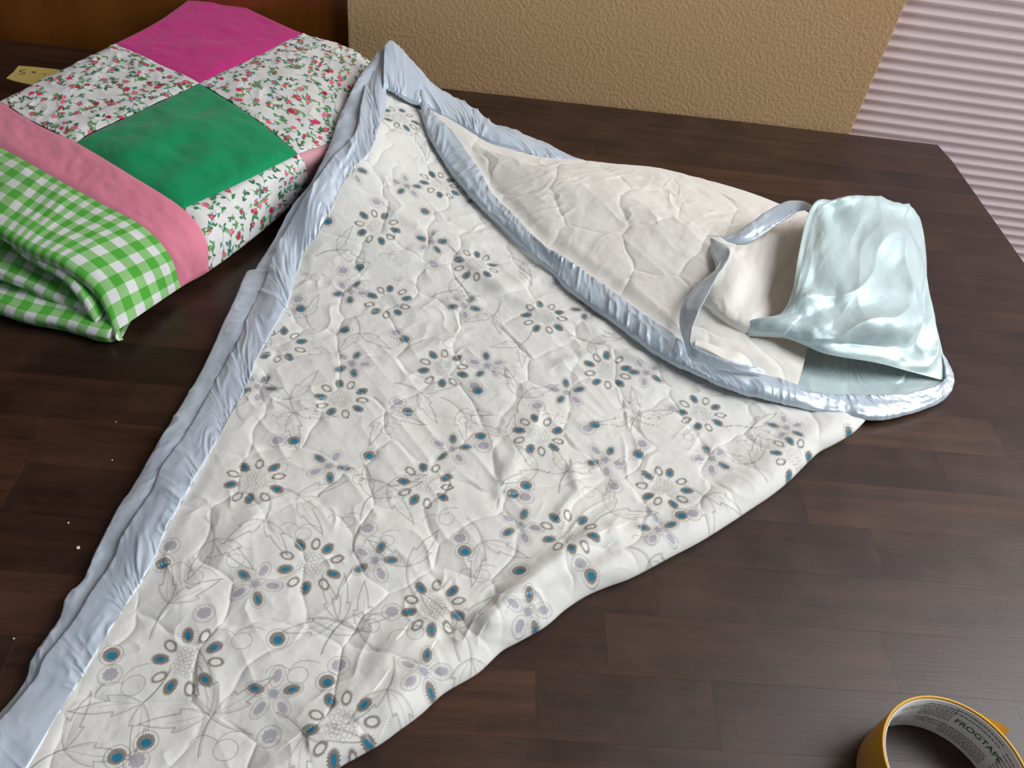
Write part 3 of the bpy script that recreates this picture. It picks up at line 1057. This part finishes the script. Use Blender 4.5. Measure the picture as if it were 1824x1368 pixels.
# hood --------------------------------------------------------------------
HOOD = [
    [(1331, 599, .031), (1336, 571, .043), (1388, 560, .049), (1411, 520, .058), (1423, 450, .068), (1440, 380, .076), (1463, 355, .079), (1490, 380, .050), (1500, 410, .015)],
    [(1400, 603, .036), (1418, 588, .046), (1438, 558, .054), (1450, 508, .064), (1464, 440, .073), (1482, 374, .080), (1502, 352, .080), (1525, 375, .050), (1535, 400, .015)],
    [(1470, 630, .034), (1490, 604, .046), (1505, 568, .054), (1515, 516, .063), (1521, 440, .070), (1530, 376, .075), (1546, 349, .076), (1570, 370, .050), (1580, 395, .015)],
    [(1560, 646, .028), (1575, 614, .041), (1585, 574, .050), (1588, 518, .058), (1585, 450, .064), (1585, 386, .069), (1590, 357, .070), (1610, 375, .045), (1620, 400, .012)],
    [(1622, 662, .018), (1635, 624, .029), (1640, 578, .041), (1636, 518, .049), (1629, 460, .054), (1625, 410, .058), (1623, 370, .060), (1635, 390, .035), (1640, 410, .010)],
    [(1686, 679, .010), (1680, 632, .020), (1667, 578, .029), (1653, 520, .037), (1650, 460, .042), (1646, 420, .045), (1641, 396, .046), (1645, 415, .025), (1650, 430, .006)],
]
net = np.array([[W(*p) for p in row] for row in HOOD])
nb, na = 260, 300
a = np.linspace(0, 8, na)
b = np.linspace(0, 5, nb)
HG = net_surface(net, a, b)
n = normals_of(HG)
if (n[nb // 2, na // 3] @ np.array([-.3, -.5, 1])) < 0:
    n = -n
AA, BB = np.meshgrid(a / 8, b / 5)
edge = sm(0, 0.06, AA) * sm(1.0, 0.85, AA) * sm(0, 0.05, BB) * sm(1.0, 0.94, BB)
f1 = fbm(AA * 5 + 0.8 * BB, BB * 4, 101, 3)
f2 = ridged(AA * 3.2 - BB * 2.4 + 0.5 * fbm(AA * 4, BB * 4, 9, 2), BB * 1.3 + AA, 103, 2.2)
f3 = ridged(AA * 2.0 + BB * 4.5, BB * 2 - AA * 3, 107, 3.0)
f4 = fbm(AA * 16, BB * 12, 109, 3)


def groove_at(p0, p1, amp, w):
    """Dent or ridge along a line on the hood, given in its own (across, along) coordinates."""
    p0, p1 = np.array(p0), np.array(p1)
    ab = p1 - p0
    t = np.clip(((AA - p0[0]) * ab[0] + (BB - p0[1]) * ab[1]) / (ab @ ab), 0, 1)
    d = np.hypot(AA - p0[0] - t * ab[0], BB - p0[1] - t * ab[1])
    return amp * np.exp(-(d / w) ** 2) * np.sin(math.pi * np.clip(t, 0.08, 0.92))


dent = (groove_at((0.72, 0.10), (0.52, 0.42), -0.011, 0.05) + groove_at((0.52, 0.42), (0.40, 0.75), -0.006, 0.05) + groove_at((0.30, 0.02), (0.36, 0.36), 0.006, 0.035)
        + groove_at((0.42, 0.10), (0.30, 0.42), -0.007, 0.06) + groove_at((0.08, 0.25), (0.14, 0.80), -0.006, 0.05) + groove_at((0.20, 0.30), (0.26, 0.95), 0.006, 0.06)
        + groove_at((0.62, 0.45), (0.50, 0.95), 0.005, 0.05) + groove_at((0.05, 0.75), (0.45, 0.93), -0.006, 0.04) + groove_at((0.66, 0.62), (0.72, 0.95), -0.004, 0.04))
HG = HG + n * ((0.0038 * f1 + 0.0032 * (f2 - 0.3) + 0.0018 * f3 + 0.0006 * f4) * edge + dent * (0.3 + 0.7 * edge))[..., None]
hood = qgrid('hood', HG, MT['hood'])
# cream lining just inside the hood
LG = HG[:150] - n[:150] * 0.0022
grid_object('hood_lining', LG - QL, MT['lining'], quilt)
# hem band of the hood opening
rim = HG[0]
band = [rim + n[0] * 0.0 - n[0] * 0.0022]
for k in range(1, 46):
    i = k
    band.append(HG[i] + n[i] * (0.0011 * min(1.0, (45 - k) / 3)))
grid_object('hood_hem', np.stack(band, 0)[:, 1:72] - QL, MT['hood'], hood)
strip('hood_side_panel', [(1340, 667, .022), (1362, 673, .021), (1397, 683, .019), (1459, 702, .017), (1528, 706, .014), (1597, 706, .012), (1648, 697, .011), (1679, 682, .010)],
      [(1338, 584, .012), (1380, 590, .010), (1411, 598, .010), (1459, 616, .010), (1511, 630, .010), (1562, 638, .010), (1620, 655, .010), (1675, 672, .010)],
      MT['hood'], ns=200, nc=60, bulge=-0.004, wr=0.0022, seed=9, pucker=26, drop=0.002)
# cream lining billowing out of the opening
LOBE = [
    [(1252, 552, .026), (1286, 575, .030), (1326, 594, .030), (1360, 592, .026), (1400, 590, .020)],
    [(1250, 536, .040), (1290, 556, .044), (1332, 570, .042), (1368, 566, .034), (1405, 560, .024)],
    [(1262, 503, .050), (1308, 515, .052), (1348, 528, .038), (1382, 528, .028), (1412, 524, .022)],
    [(1288, 458, .052), (1328, 462, .050), (1366, 472, .042), (1400, 476, .034), (1426, 476, .028)],
    [(1300, 440, .044), (1340, 432, .046), (1380, 424, .044), (1412, 416, .040), (1446, 404, .034)],
    [(1306, 432, .034), (1345, 415, .036), (1385, 402, .036), (1415, 392, .034), (1450, 384, .030)],
]
lnet = np.array([[W(*p) for p in row] for row in LOBE])
la, lb = np.linspace(0, 4, 120), np.linspace(0, 5, 130)
LB = net_surface(lnet, la, lb)
ln = normals_of(LB)
if ln[..., 2].mean() < 0:
    ln = -ln
A3, B3 = np.meshgrid(la / 4, lb / 5)
LB = LB + ln * (0.0030 * fbm(A3 * 4, B3 * 4, 121, 3) + 0.0030 * ridged(A3 * 1.6 + B3 * 1.8, B3 * 2 - A3, 125, 2.0) + 0.0002 * fbm(A3 * 25, B3 * 25, 127, 2))[..., None]
grid_object('hood_lining_fold', LB - QL, MT['lining'], quilt)
TUCK = [
    [(1244, 596, .016), (1268, 600, .018), (1298, 612, .018), (1322, 610, .016), (1345, 606, .014)],
    [(1238, 612, .032), (1262, 622, .037), (1292, 636, .036), (1318, 638, .033), (1346, 640, .022)],
    [(1240, 626, .028), (1262, 634, .029), (1292, 652, .027), (1318, 658, .026), (1348, 660, .022)],
]
tn = np.array([[W(*p) for p in row] for row in TUCK])
TB = net_surface(tn, np.linspace(0, 4, 80), np.linspace(0, 2, 50))
A4, B4 = np.meshgrid(np.linspace(0, 1, 80), np.linspace(0, 1, 50))
TB[..., 2] += 0.0015 * ridged(A4 * 2 + B4, B4 * 2, 131, 1.5) - 0.001
grid_object('hood_lining_tuck', TB - QL, MT['lining'], quilt)

# ribbon tie ----------------------------------------------------------------
RA_UP = [(1210, 404, .047), (1224, 411, .048), (1260, 419, .049), (1305, 418, .053), (1329, 403, .058), (1363, 379, .063), (1397, 360, .067), (1425, 357, .070), (1448, 366, .076)]
RA_LO = [(1211, 411, .046), (1227, 421, .046), (1260, 427, .047), (1287, 430, .049), (1315, 433, .051), (1342, 427, .054), (1370, 410, .058), (1404, 387, .063), (1425, 374, .067), (1448, 374, .074)]
tie = strip('ribbon_tie', RA_UP, RA_LO, MT['satin_sheen'], ns=200, nc=16, bulge=0.0010, wr=0.0012, seed=11, pucker=50, drop=0.0012)
RB_OUT = [(1260, 427, .046), (1268, 451, .050), (1275, 479, .050), (1253, 499, .048), (1229, 523, .044), (1214, 547, .040), (1211, 575, .037), (1217, 602, .036), (1229, 637, .034),
          (1253, 645, .034), (1287, 655, .033), (1329, 663, .031), (1360, 668, .028)]
RB_IN = [(1268, 424, .050), (1301, 446, .058), (1289, 475, .058), (1277, 493, .056), (1257, 534, .052), (1240, 575, .047), (1232, 602, .044), (1236, 617, .042), (1256, 627, .042),
         (1305, 645, .038), (1342, 651, .034), (1362, 660, .030)]
strip('ribbon_tail', RB_OUT, RB_IN, MT['satin_sheen'], ns=240, nc=16, bulge=0.0010, wr=0.0010, seed=12, pucker=45, drop=0.0012)


def stitch_line(name, pts, parent, r=0.00035):
    P = resample(np.array([W(*p) for p in pts]), 40) - QL
    bm = bmesh.new()
    for k in range(0, 39, 2):
        a_, b_ = Vector(P[k]), Vector(P[k + 1])
        d = (b_ - a_)
        mtx = Matrix.Translation((a_ + b_) / 2) @ d.to_track_quat('Z', 'Y').to_matrix().to_4x4()
        bmesh.ops.create_cone(bm, cap_ends=True, segments=5, radius1=r, radius2=r, depth=d.length, matrix=mtx)
    return bm_object(name, bm, MT['thread'], parent)


stitch_line('seam_stitching', [(424, 607, .0155), (450, 607, .0170), (480, 612, .0190)], quilt)

# ------------------------------------------------------------------ the patchwork quilt
PWN = [
    [(-215, 285, .062), (-110, 340, .060), (0, 399, .058), (61, 434, .055), (123, 461, .051), (183, 512, .036), (214, 585, .014)],
    [(-75, 222, .065), (15, 270, .065), (91, 313, .064), (170, 357, .061), (254, 403, .054), (302, 455, .037), (322, 512, .010)],
    [(0, 181, .066), (68, 222, .066), (136, 254, .066), (230, 310, .065), (326, 372, .055), (366, 425, .037), (372, 483, .010)],
    [(105, 128, .066), (175, 163, .067), (246, 200, .068), (336, 255, .070), (430, 325, .058), (448, 372, .038), (452, 424, .010)],
    [(205, 78, .066), (280, 113, .067), (355, 149, .068), (448, 207, .068), (531, 275, .058), (548, 310, .038), (548, 345, .010)],
    [(285, 36, .066), (370, 69, .066), (450, 104, .067), (545, 152, .066), (622, 232, .054), (636, 262, .034), (632, 298, .010)],
    [(365, -22, .064), (455, 22, .064), (540, 60, .064), (622, 86, .060), (676, 126, .046), (688, 165, .030), (688, 210, .010)],
]
pnet = np.array([[W(*p) for p in row] for row in PWN])
pq = empty('patchwork_quilt', tuple(W(300, 300, 0)))
tag(pq, 'folded patchwork quilt with green, magenta, floral and gingham patches', 'quilt')
PL = np.array(pq.location)
E2 = pnet[4, 2] - pnet[2, 2]
E2[2] = 0
E2 /= np.linalg.norm(E2)
E1 = np.array([E2[1], -E2[0], 0])
E2L = E2 - 0.55 * E1
ucum = np.concatenate([[0], np.cumsum(np.linalg.norm(np.diff(pnet[2], axis=0), axis=1))])
vcum = np.concatenate([[0], np.cumsum(np.linalg.norm(np.diff(pnet[:, 2], axis=0), axis=1))])


def patch(name, a0, a1, b0, b1, na, nb, mat, label, floral=False, wr=1.0, roll_b=False, roll_a=False, puff=0.0022, seed=0):
    a = np.linspace(a0, a1, na)
    b = np.linspace(b0, b1, nb)
    S = net_surface(pnet, a, b)
    A_, B_ = np.meshgrid(a, b)
    u = np.interp(A_, np.arange(7), ucum)
    v = np.interp(B_, np.arange(7), vcum)
    nn = normals_of(S)
    if nn[..., 2].mean() < 0:
        nn = -nn
    da = np.minimum((A_ - a0), (a1 - A_)) * 0.07
    db = np.minimum((B_ - b0), (b1 - B_)) * 0.07
    e = np.minimum(da, db)
    h = puff * (1 - np.exp(-e / 0.006)) + wr * (0.0020 * fbm(u * 16, v * 16, 201 + seed, 3) + 0.0010 * fbm(u * 60, v * 60, 205 + seed, 2)) * sm(0, 0.012, e)
    if name == 'green_patch':
        for (c0, c1, am, w0) in (((3.2, 2.35), (3.05, 3.0), -0.0022, 0.30), ((3.55, 2.35), (3.35, 2.9), 0.0022, 0.25), ((2.75, 2.5), (2.6, 3.2), 0.003, 0.3), ((3.75, 2.3), (3.6, 2.8), -0.0018, 0.2)):
            c0, c1 = np.array(c0), np.array(c1)
            ab = c1 - c0
            t = np.clip(((A_ - c0[0]) * ab[0] + (B_ - c0[1]) * ab[1]) / (ab @ ab), 0, 1)
            h = h + am * np.exp(-(np.hypot(A_ - c0[0] - t * ab[0], B_ - c0[1] - t * ab[1]) / w0) ** 2)
    if floral:
        h = h + 0.0011 * ridged(u * 55 + v * 20, v * 70 - u * 15, 211 + seed, 1.5) * sm(4.4, 3.2, A_)
    S = S + nn * h[..., None]
    uv = np.stack([u, v], -1)
    col = None
    if floral:
        col = floral_print(uv, seed)
    if roll_b:                                    # fold the front edge under
        ext, euv, rad = [], [], np.minimum(0.0065, S[0, :, 2:] * 0.42)
        for th in list(np.linspace(math.pi, 0.3, 9)):
            q = S[0] - E2 * rad * math.sin(th) + np.array([0, 0, 1]) * rad * (math.cos(th) - 1)
            q = np.where(q[:, 2:] < 0.001, np.concatenate([q[:, :2], np.full((len(q), 1), 0.001)], 1), q)
            ext.append(q)
            euv.append(np.stack([u[0], v[0] - 0.0065 * th], -1))
        ext = [ext[0] + E2 * 0.05 * sm(5.2, 4.2, a)[:, None]] + ext
        euv = [euv[0] - np.array([0, 0.05])] + euv
        S = np.concatenate([np.array(ext), S], 0)
        uv = np.concatenate([np.array(euv), uv], 0)
    o = grid_object(name, S - PL, mat, pq, color=col, uv=uv)
    o['label'] = label
    return o


PINKS = [srgb(232, 60, 110), srgb(222, 44, 92), srgb(240, 110, 140), srgb(176, 36, 70)]
GREENS = [srgb(34, 108, 66), srgb(54, 138, 78), srgb(92, 160, 86)]
BLUE = srgb(128, 180, 216)


def floral_print(uv, seed):
    r = random.Random(300 + seed)
    p = Paint(uv, srgb(238, 236, 234))
    lo, hi = p.U.min(0), p.U.max(0)
    step = 0.0118
    y = lo[1]
    k = 0
    while y < hi[1] + step:
        x = lo[0] + (0.5 * step if k % 2 else 0)
        while x < hi[0] + step:
            c = (x + r.uniform(-.35, .35) * step, y + r.uniform(-.35, .35) * step)
            if p.near(c, 0.013):
                ang = r.uniform(0, 6.28)
                g = r.choice(GREENS)
                kind = r.random()
                L = r.uniform(.006, .0095)
                tip = np.array([math.cos(ang), math.sin(ang)]) * L
                mid = tip * 0.5 + np.array([-tip[1], tip[0]]) * r.uniform(-.35, .35)
                st = bez(-tip * 0.4, mid, tip, 6)
                p.line(st, 0.0007, g, 0.9, soft=0.0004)
                for q in range(r.randint(3, 6)):
                    pos = st[r.randint(0, 5)]
                    la_ = ang + r.choice((-1, 1)) * r.uniform(.5, 1.2)
                    p.blob(pos + np.array([math.cos(la_), math.sin(la_)]) * .0020, .0026, .00105, la_, g, 0.95, soft=0.0004)
                if kind < 0.55:
                    pc = r.choice(PINKS)
                    R_ = r.uniform(.0019, .0033)
                    p.blob(tip, R_, R_ * 0.85, ang, pc, 1.0, jag=0.22, nj=5, soft=0.0004)
                    if r.random() < .5:
                        p.blob(tip, R_ * .35, R_ * .35, 0, srgb(250, 170, 180), 0.8, soft=0.0004)
                elif kind < 0.72:
                    for q in range(3):
                        o_ = np.array([r.uniform(-.002, .002), r.uniform(-.002, .002)])
                        p.blob(tip + o_, .0007, .0007, 0, r.choice(PINKS), 1, soft=0.0003)
                elif kind < 0.88:
                    p.blob(tip, .0017, .0012, ang, BLUE, 0.9, jag=0.25, nj=5, soft=0.0004)
            x += step
        y += step * 0.9
        k += 1
    return p.c.reshape(uv.shape[:2] + (3,))


patch('gingham_border', 0, 6, 0, 1, 260, 90, MT['gingham'], 'green and white gingham border strip', roll_b=True, seed=1, puff=0.0015)
patch('pink_strip', 0, 6, 1, 2, 260, 50, MT['pink'], 'plain rose pink border strip', seed=2)
patch('floral_patch', 0, 2, 2, 4, 230, 260, MT['floral'], 'white patch with small pink flowers beside the green patch', True, seed=3)
patch('green_patch', 2, 4, 2, 4, 150, 150, MT['green'], 'plain emerald green square patch', seed=4, wr=1.2)
patch('floral_patch', 4, 6, 2, 4, 230, 260, MT['floral'], 'white patch with small pink flowers curving over the fold', True, seed=5)
patch('magenta_patch', 0, 2, 4, 6, 120, 120, MT['magenta'], 'slubby magenta square patch', seed=6)
patch('floral_patch', 2, 4, 4, 6, 230, 260, MT['floral'], 'white patch with small pink flowers beside the magenta patch', True, seed=7)
patch('pale_pink_patch', 4, 6, 4, 6, 90, 90, MT['pale_pink'], 'pale pink patch on the folded side', seed=8)


def layer(name, pts, rad, length, label, seed, wob=0.004):
    """One folded layer of the quilt seen end-on: a rounded lip that runs back under the stack."""
    n_ = 170
    Eg = np.array([W(*p) for p in resample(pts, n_)])
    uu = np.concatenate([[0], np.cumsum(np.linalg.norm(np.diff(Eg, axis=0), axis=1))])
    wv = wob * fbm(uu * 14, uu * 0, seed, 2)[:, None]
    wz = 0.4 * wob * fbm(uu * 22, uu * 0 + 5, seed + 3, 2)[:, None]
    Eg = Eg + E2 * wv + np.array([0, 0, 1]) * wz
    rows, uvs = [], []
    for d in np.linspace(length, 0.006, 22):
        pk = 0.0016 * fbm(uu * 40, uu * 0 + d * 60, seed + 7, 2)[:, None]
        rows.append(Eg + E2L * d + np.array([0, 0, 1]) * (rad + pk))
        uvs.append(np.stack([uu, np.full(n_, d + rad * 1.5)], -1))
    for th in np.linspace(math.pi / 2, -math.pi / 2, 13):
        pk = 0.0012 * fbm(uu * 55, uu * 0 + th * 2, seed + 9, 2)[:, None]
        rows.append(Eg - E2 * (rad + pk) * math.cos(th) + np.array([0, 0, 1]) * rad * math.sin(th))
        uvs.append(np.stack([uu, np.full(n_, rad * th)], -1))
    rows.append(rows[-1] + E2L * length * 0.6)
    uvs.append(uvs[-1] - np.array([0, length * 0.6]))
    S = np.array(rows)
    S[..., 2] = np.maximum(S[..., 2], 0.0012)
    o = grid_object(name, S - PL, MT['gingham'], pq, uv=np.array(uvs))
    o['label'] = label
    return o


layer('folded_layer', [(-170, 318, .047), (0, 413, .0455), (42, 443, .044), (88, 467, .041), (119, 485, .037), (145, 513, .030), (166, 547, .021), (182, 578, .011)], .0062, .10,
      'gingham layer folded in just below the top layer', 401)
layer('folded_layer', [(-170, 405, .030), (0, 484, .026), (53, 508, .023), (95, 528, .019), (123, 540, .015), (160, 556, .011)], .0055, .10,
      'gingham layer inside the open fold, in shadow', 411)
layer('folded_layer', [(-170, 492, .0085), (0, 542, .0085), (61, 563, .0085), (105, 573, .0085), (140, 581, .0085), (172, 590, .0082), (200, 594, .008), (216, 588, .0078)], .0075, .14,
      'gingham bottom layer resting on the table', 421)

# ------------------------------------------------------------------ torn piece of masking tape with handwriting
TZ = 0.0012
note = empty('tape_label', tuple(W(60, 130, 0)))
tag(note, 'torn yellow masking tape label with handwriting, tucked under the patchwork quilt', 'label')
NL = np.array(note.location)
outline = [(11, 139), (24, 128), (33, 117), (60, 119), (98, 123), (140, 131), (118, 152), (70, 153), (38, 147), (22, 143)]
bm = bmesh.new()
tv = [bm.verts.new(W(x, y, TZ) - NL) for x, y in outline]
bv = [bm.verts.new(W(x, y, TZ) - NL - np.array([0, 0, 0.0009])) for x, y in outline]
bm.faces.new(tv)
bm.faces.new(bv[::-1])
for k in range(len(tv)):
    bm.faces.new((tv[k], tv[(k + 1) % len(tv)], bv[(k + 1) % len(tv)], bv[k]))
bm_object('tape_piece', bm, MT['masking'], note)


def pen(name, strokes, mat, parent, origin, w=0.0009, z=TZ + 0.0003):
    bm = bmesh.new()
    for st in strokes:
        P = resample(np.array([W(x, y, z) for x, y in st]), 16) - origin
        side = np.gradient(P, axis=0)
        side = np.stack([-side[:, 1], side[:, 0], side[:, 2] * 0], 1)
        side /= np.maximum(np.linalg.norm(side, axis=1, keepdims=True), 1e-9)
        l = [bm.verts.new(p + q * w / 2) for p, q in zip(P, side)]
        r_ = [bm.verts.new(p - q * w / 2) for p, q in zip(P, side)]
        for k in range(15):
            bm.faces.new((l[k], l[k + 1], r_[k + 1], r_[k]))
    return bm_object(name, bm, mat, parent)


pen('handwriting', [[(46, 125), (39, 124.5), (35, 126), (38, 128), (44, 129), (44, 131), (39, 132), (33.5, 131)], [(56.5, 127), (64, 130)], [(64, 127), (56.5, 130)], [(78, 131), (81, 132.5)]],
    MT['ink'], note, NL)

# ------------------------------------------------------------------ roll of painter's tape
TW, R_IN, R_OUT = 0.0356, 0.0381, 0.0407
tc = np.array([0.6105 * CAM_H, 0.3755 * CAM_H])
roll_ = empty('tape_roll', (tc[0], tc[1], 0))
tag(roll_, 'roll of yellow painter\'s tape with a white printed cardboard core', 'tape roll')


def ring(name, r0, r1, z0, z1, mat, parent, seg=128, bev=0.0004, side_uv=False):
    prof = [(r0, z0 + bev), (r0 + bev, z0), (r1 - bev, z0), (r1, z0 + bev), (r1, z1 - bev), (r1 - bev, z1), (r0 + bev, z1), (r0, z1 - bev)]
    bm = bmesh.new()
    rings = []
    for k in range(seg):
        a = 2 * math.pi * k / seg
        rings.append([bm.verts.new((r * math.cos(a), r * math.sin(a), z)) for r, z in prof])
    for k in range(seg):
        A_, B_ = rings[k], rings[(k + 1) % seg]
        for j in range(len(prof)):
            f = bm.faces.new((A_[j], B_[j], B_[(j + 1) % len(prof)], A_[(j + 1) % len(prof)]))
            f.smooth = True
    return bm_object(name, bm, mat, parent)


core = ring('cardboard_core', R_IN, R_IN + 0.0010, 0.0002, TW - 0.0006, MT['card'], roll_)
ring('wound_tape', R_IN + 0.0011, R_OUT, 0.0, TW, MT['yellow'], roll_)
edge_ = ring('tape_edge', R_IN + 0.0013, R_OUT - 0.0002, TW - 0.0002, TW + 0.0003, MT['tape_edge'], roll_, bev=0.0001)
# loose end of the tape sticking out
bm = bmesh.new()
ang0 = math.radians(38)
pts = []
t_ = np.array([-math.sin(ang0), math.cos(ang0)])
nrm = np.array([math.cos(ang0), math.sin(ang0)])
base = nrm * (R_OUT - 0.0002)
tab = [(-0.010, 0.0, 0.0), (-0.004, 0.002, 0.0), (0.002, 0.0055, 0.0), (0.0075, 0.0095, 0.001)]
verts = []
for sft, out_, dz in tab:
    c_ = base - t_ * sft + nrm * out_
    w_ = 1.0
    verts.append([bm.verts.new((c_[0], c_[1], z)) for z in (0.002, 0.012, 0.022, TW - 0.001 - dz * 4)])
    verts[-1] += [bm.verts.new((c_[0] + nrm[0] * 0.0002, c_[1] + nrm[1] * 0.0002, z)) for z in (0.002, 0.012, 0.022, TW - 0.001 - dz * 4)]
for A_, B_ in zip(verts[:-1], verts[1:]):
    for k in (0, 1, 2, 4, 5, 6):
        bm.faces.new((A_[k], A_[k + 1], B_[k + 1], B_[k]))
bm_object('loose_end', bm, MT['tape_tab'], roll_)


def inside_text(name, body, size, ang_deg, z, mat, tilt=0.0, bold=False, smear=1.0):
    """Lettering printed on the inner face of the core."""
    cu = bpy.data.curves.new(name, 'FONT')
    cu.body = body
    cu.size = size
    cu.align_x = 'CENTER'
    cu.align_y = 'CENTER'
    cu.space_character = 1.0
    if bold:
        cu.offset = size * 0.018
    tmp = bpy.data.objects.new(name, cu)
    COL.objects.link(tmp)
    dg = bpy.context.evaluated_depsgraph_get()
    me = bpy.data.meshes.new_from_object(tmp.evaluated_get(dg))
    bpy.data.objects.remove(tmp)
    bpy.data.curves.remove(cu)
    bm = bmesh.new()
    bm.from_mesh(me)
    bmesh.ops.subdivide_edges(bm, edges=[e for e in bm.edges if e.calc_length() > size * 0.25], cuts=3)
    R_ = R_IN - 0.00012
    for v in bm.verts:
        x, y = v.co.x * smear, v.co.y
        a = math.radians(ang_deg) - x / R_
        v.co = Vector((R_ * math.cos(a), R_ * math.sin(a), z + y))
    me2 = bpy.data.meshes.new(name)
    bm.to_mesh(me2)
    bm.free()
    me2.materials.append(mat)
    return link(bpy.data.objects.new(name, me2), core)


inside_text('brand_lettering', 'FROGTAPE', 0.0062, 38, 0.0215, MT['ink_green'], bold=True)
inside_text('brand_lettering', 'FROGTAPE', 0.0062, -34, 0.0215, MT['ink_green'], bold=True)
inside_text('web_lettering', 'FrogTape.com\nFrogTape.ca', 0.0030, 77, 0.0120, MT['ink'])
inside_text('web_lettering', 'FrogTape.com\nFrogTape.ca', 0.0028, 103, 0.0270, MT['ink'])


def fine_print(name, a0, a1, z0, z1, rows, mat, seed):
    """Lines of print too small to read: rows of short dashes."""
    r = random.Random(seed)
    bm = bmesh.new()
    R_ = R_IN - 0.0001
    for k in range(rows):
        z = z1 - (z1 - z0) * k / max(rows - 1, 1)
        a = a0
        while a > a1 + 1:
            da = r.uniform(1.2, 4.0)
            e = max(a - da, a1)
            q = [math.radians(v) for v in np.linspace(a, e, 4)]
            lo = [bm.verts.new((R_ * math.cos(v), R_ * math.sin(v), z - 0.00042)) for v in q]
            hi = [bm.verts.new((R_ * math.cos(v), R_ * math.sin(v), z + 0.00042)) for v in q]
            for j in range(3):
                bm.faces.new((lo[j], lo[j + 1], hi[j + 1], hi[j]))
            a = e - r.uniform(0.5, 0.9)
    return bm_object(name, bm, mat, core)


fine_print('fine_print', 92, 64, 0.0185, 0.0310, 7, MT['ink_grey'], 1)
fine_print('fine_print', 66, 24, 0.0050, 0.0135, 5, MT['ink_grey'], 2)
fine_print('fine_print', 66, 22, 0.0285, 0.0320, 2, MT['ink_grey'], 3)
fine_print('fine_print', 128, 104, 0.0080, 0.0160, 4, MT['ink_grey'], 4)
fine_print('fine_print', 18, -6, 0.0060, 0.0300, 9, MT['ink_grey'], 5)

# ------------------------------------------------------------------ crumbs on the table
for k, (px, py, r_) in enumerate(((140, 977, .0014), (122, 932, .0007), (200, 820, .0006), (207, 752, .0005), (25, 1138, .0006))):
    bm = bmesh.new()
    bmesh.ops.create_icosphere(bm, subdivisions=1, radius=r_)
    for v in bm.verts:
        v.co.x *= random.uniform(.6, 1.4)
        v.co.z *= 0.7
    o = bm_object('crumb', bm, MT['lining'])
    p = W(px, py, 0)
    o.location = (p[0], p[1], r_ * 0.6)
    tag(o, 'largest pale crumb on the dark table beside the satin binding' if k == 0 else 'tiny pale speck of crumb on the dark bare table', 'crumb', 'crumbs on the table')
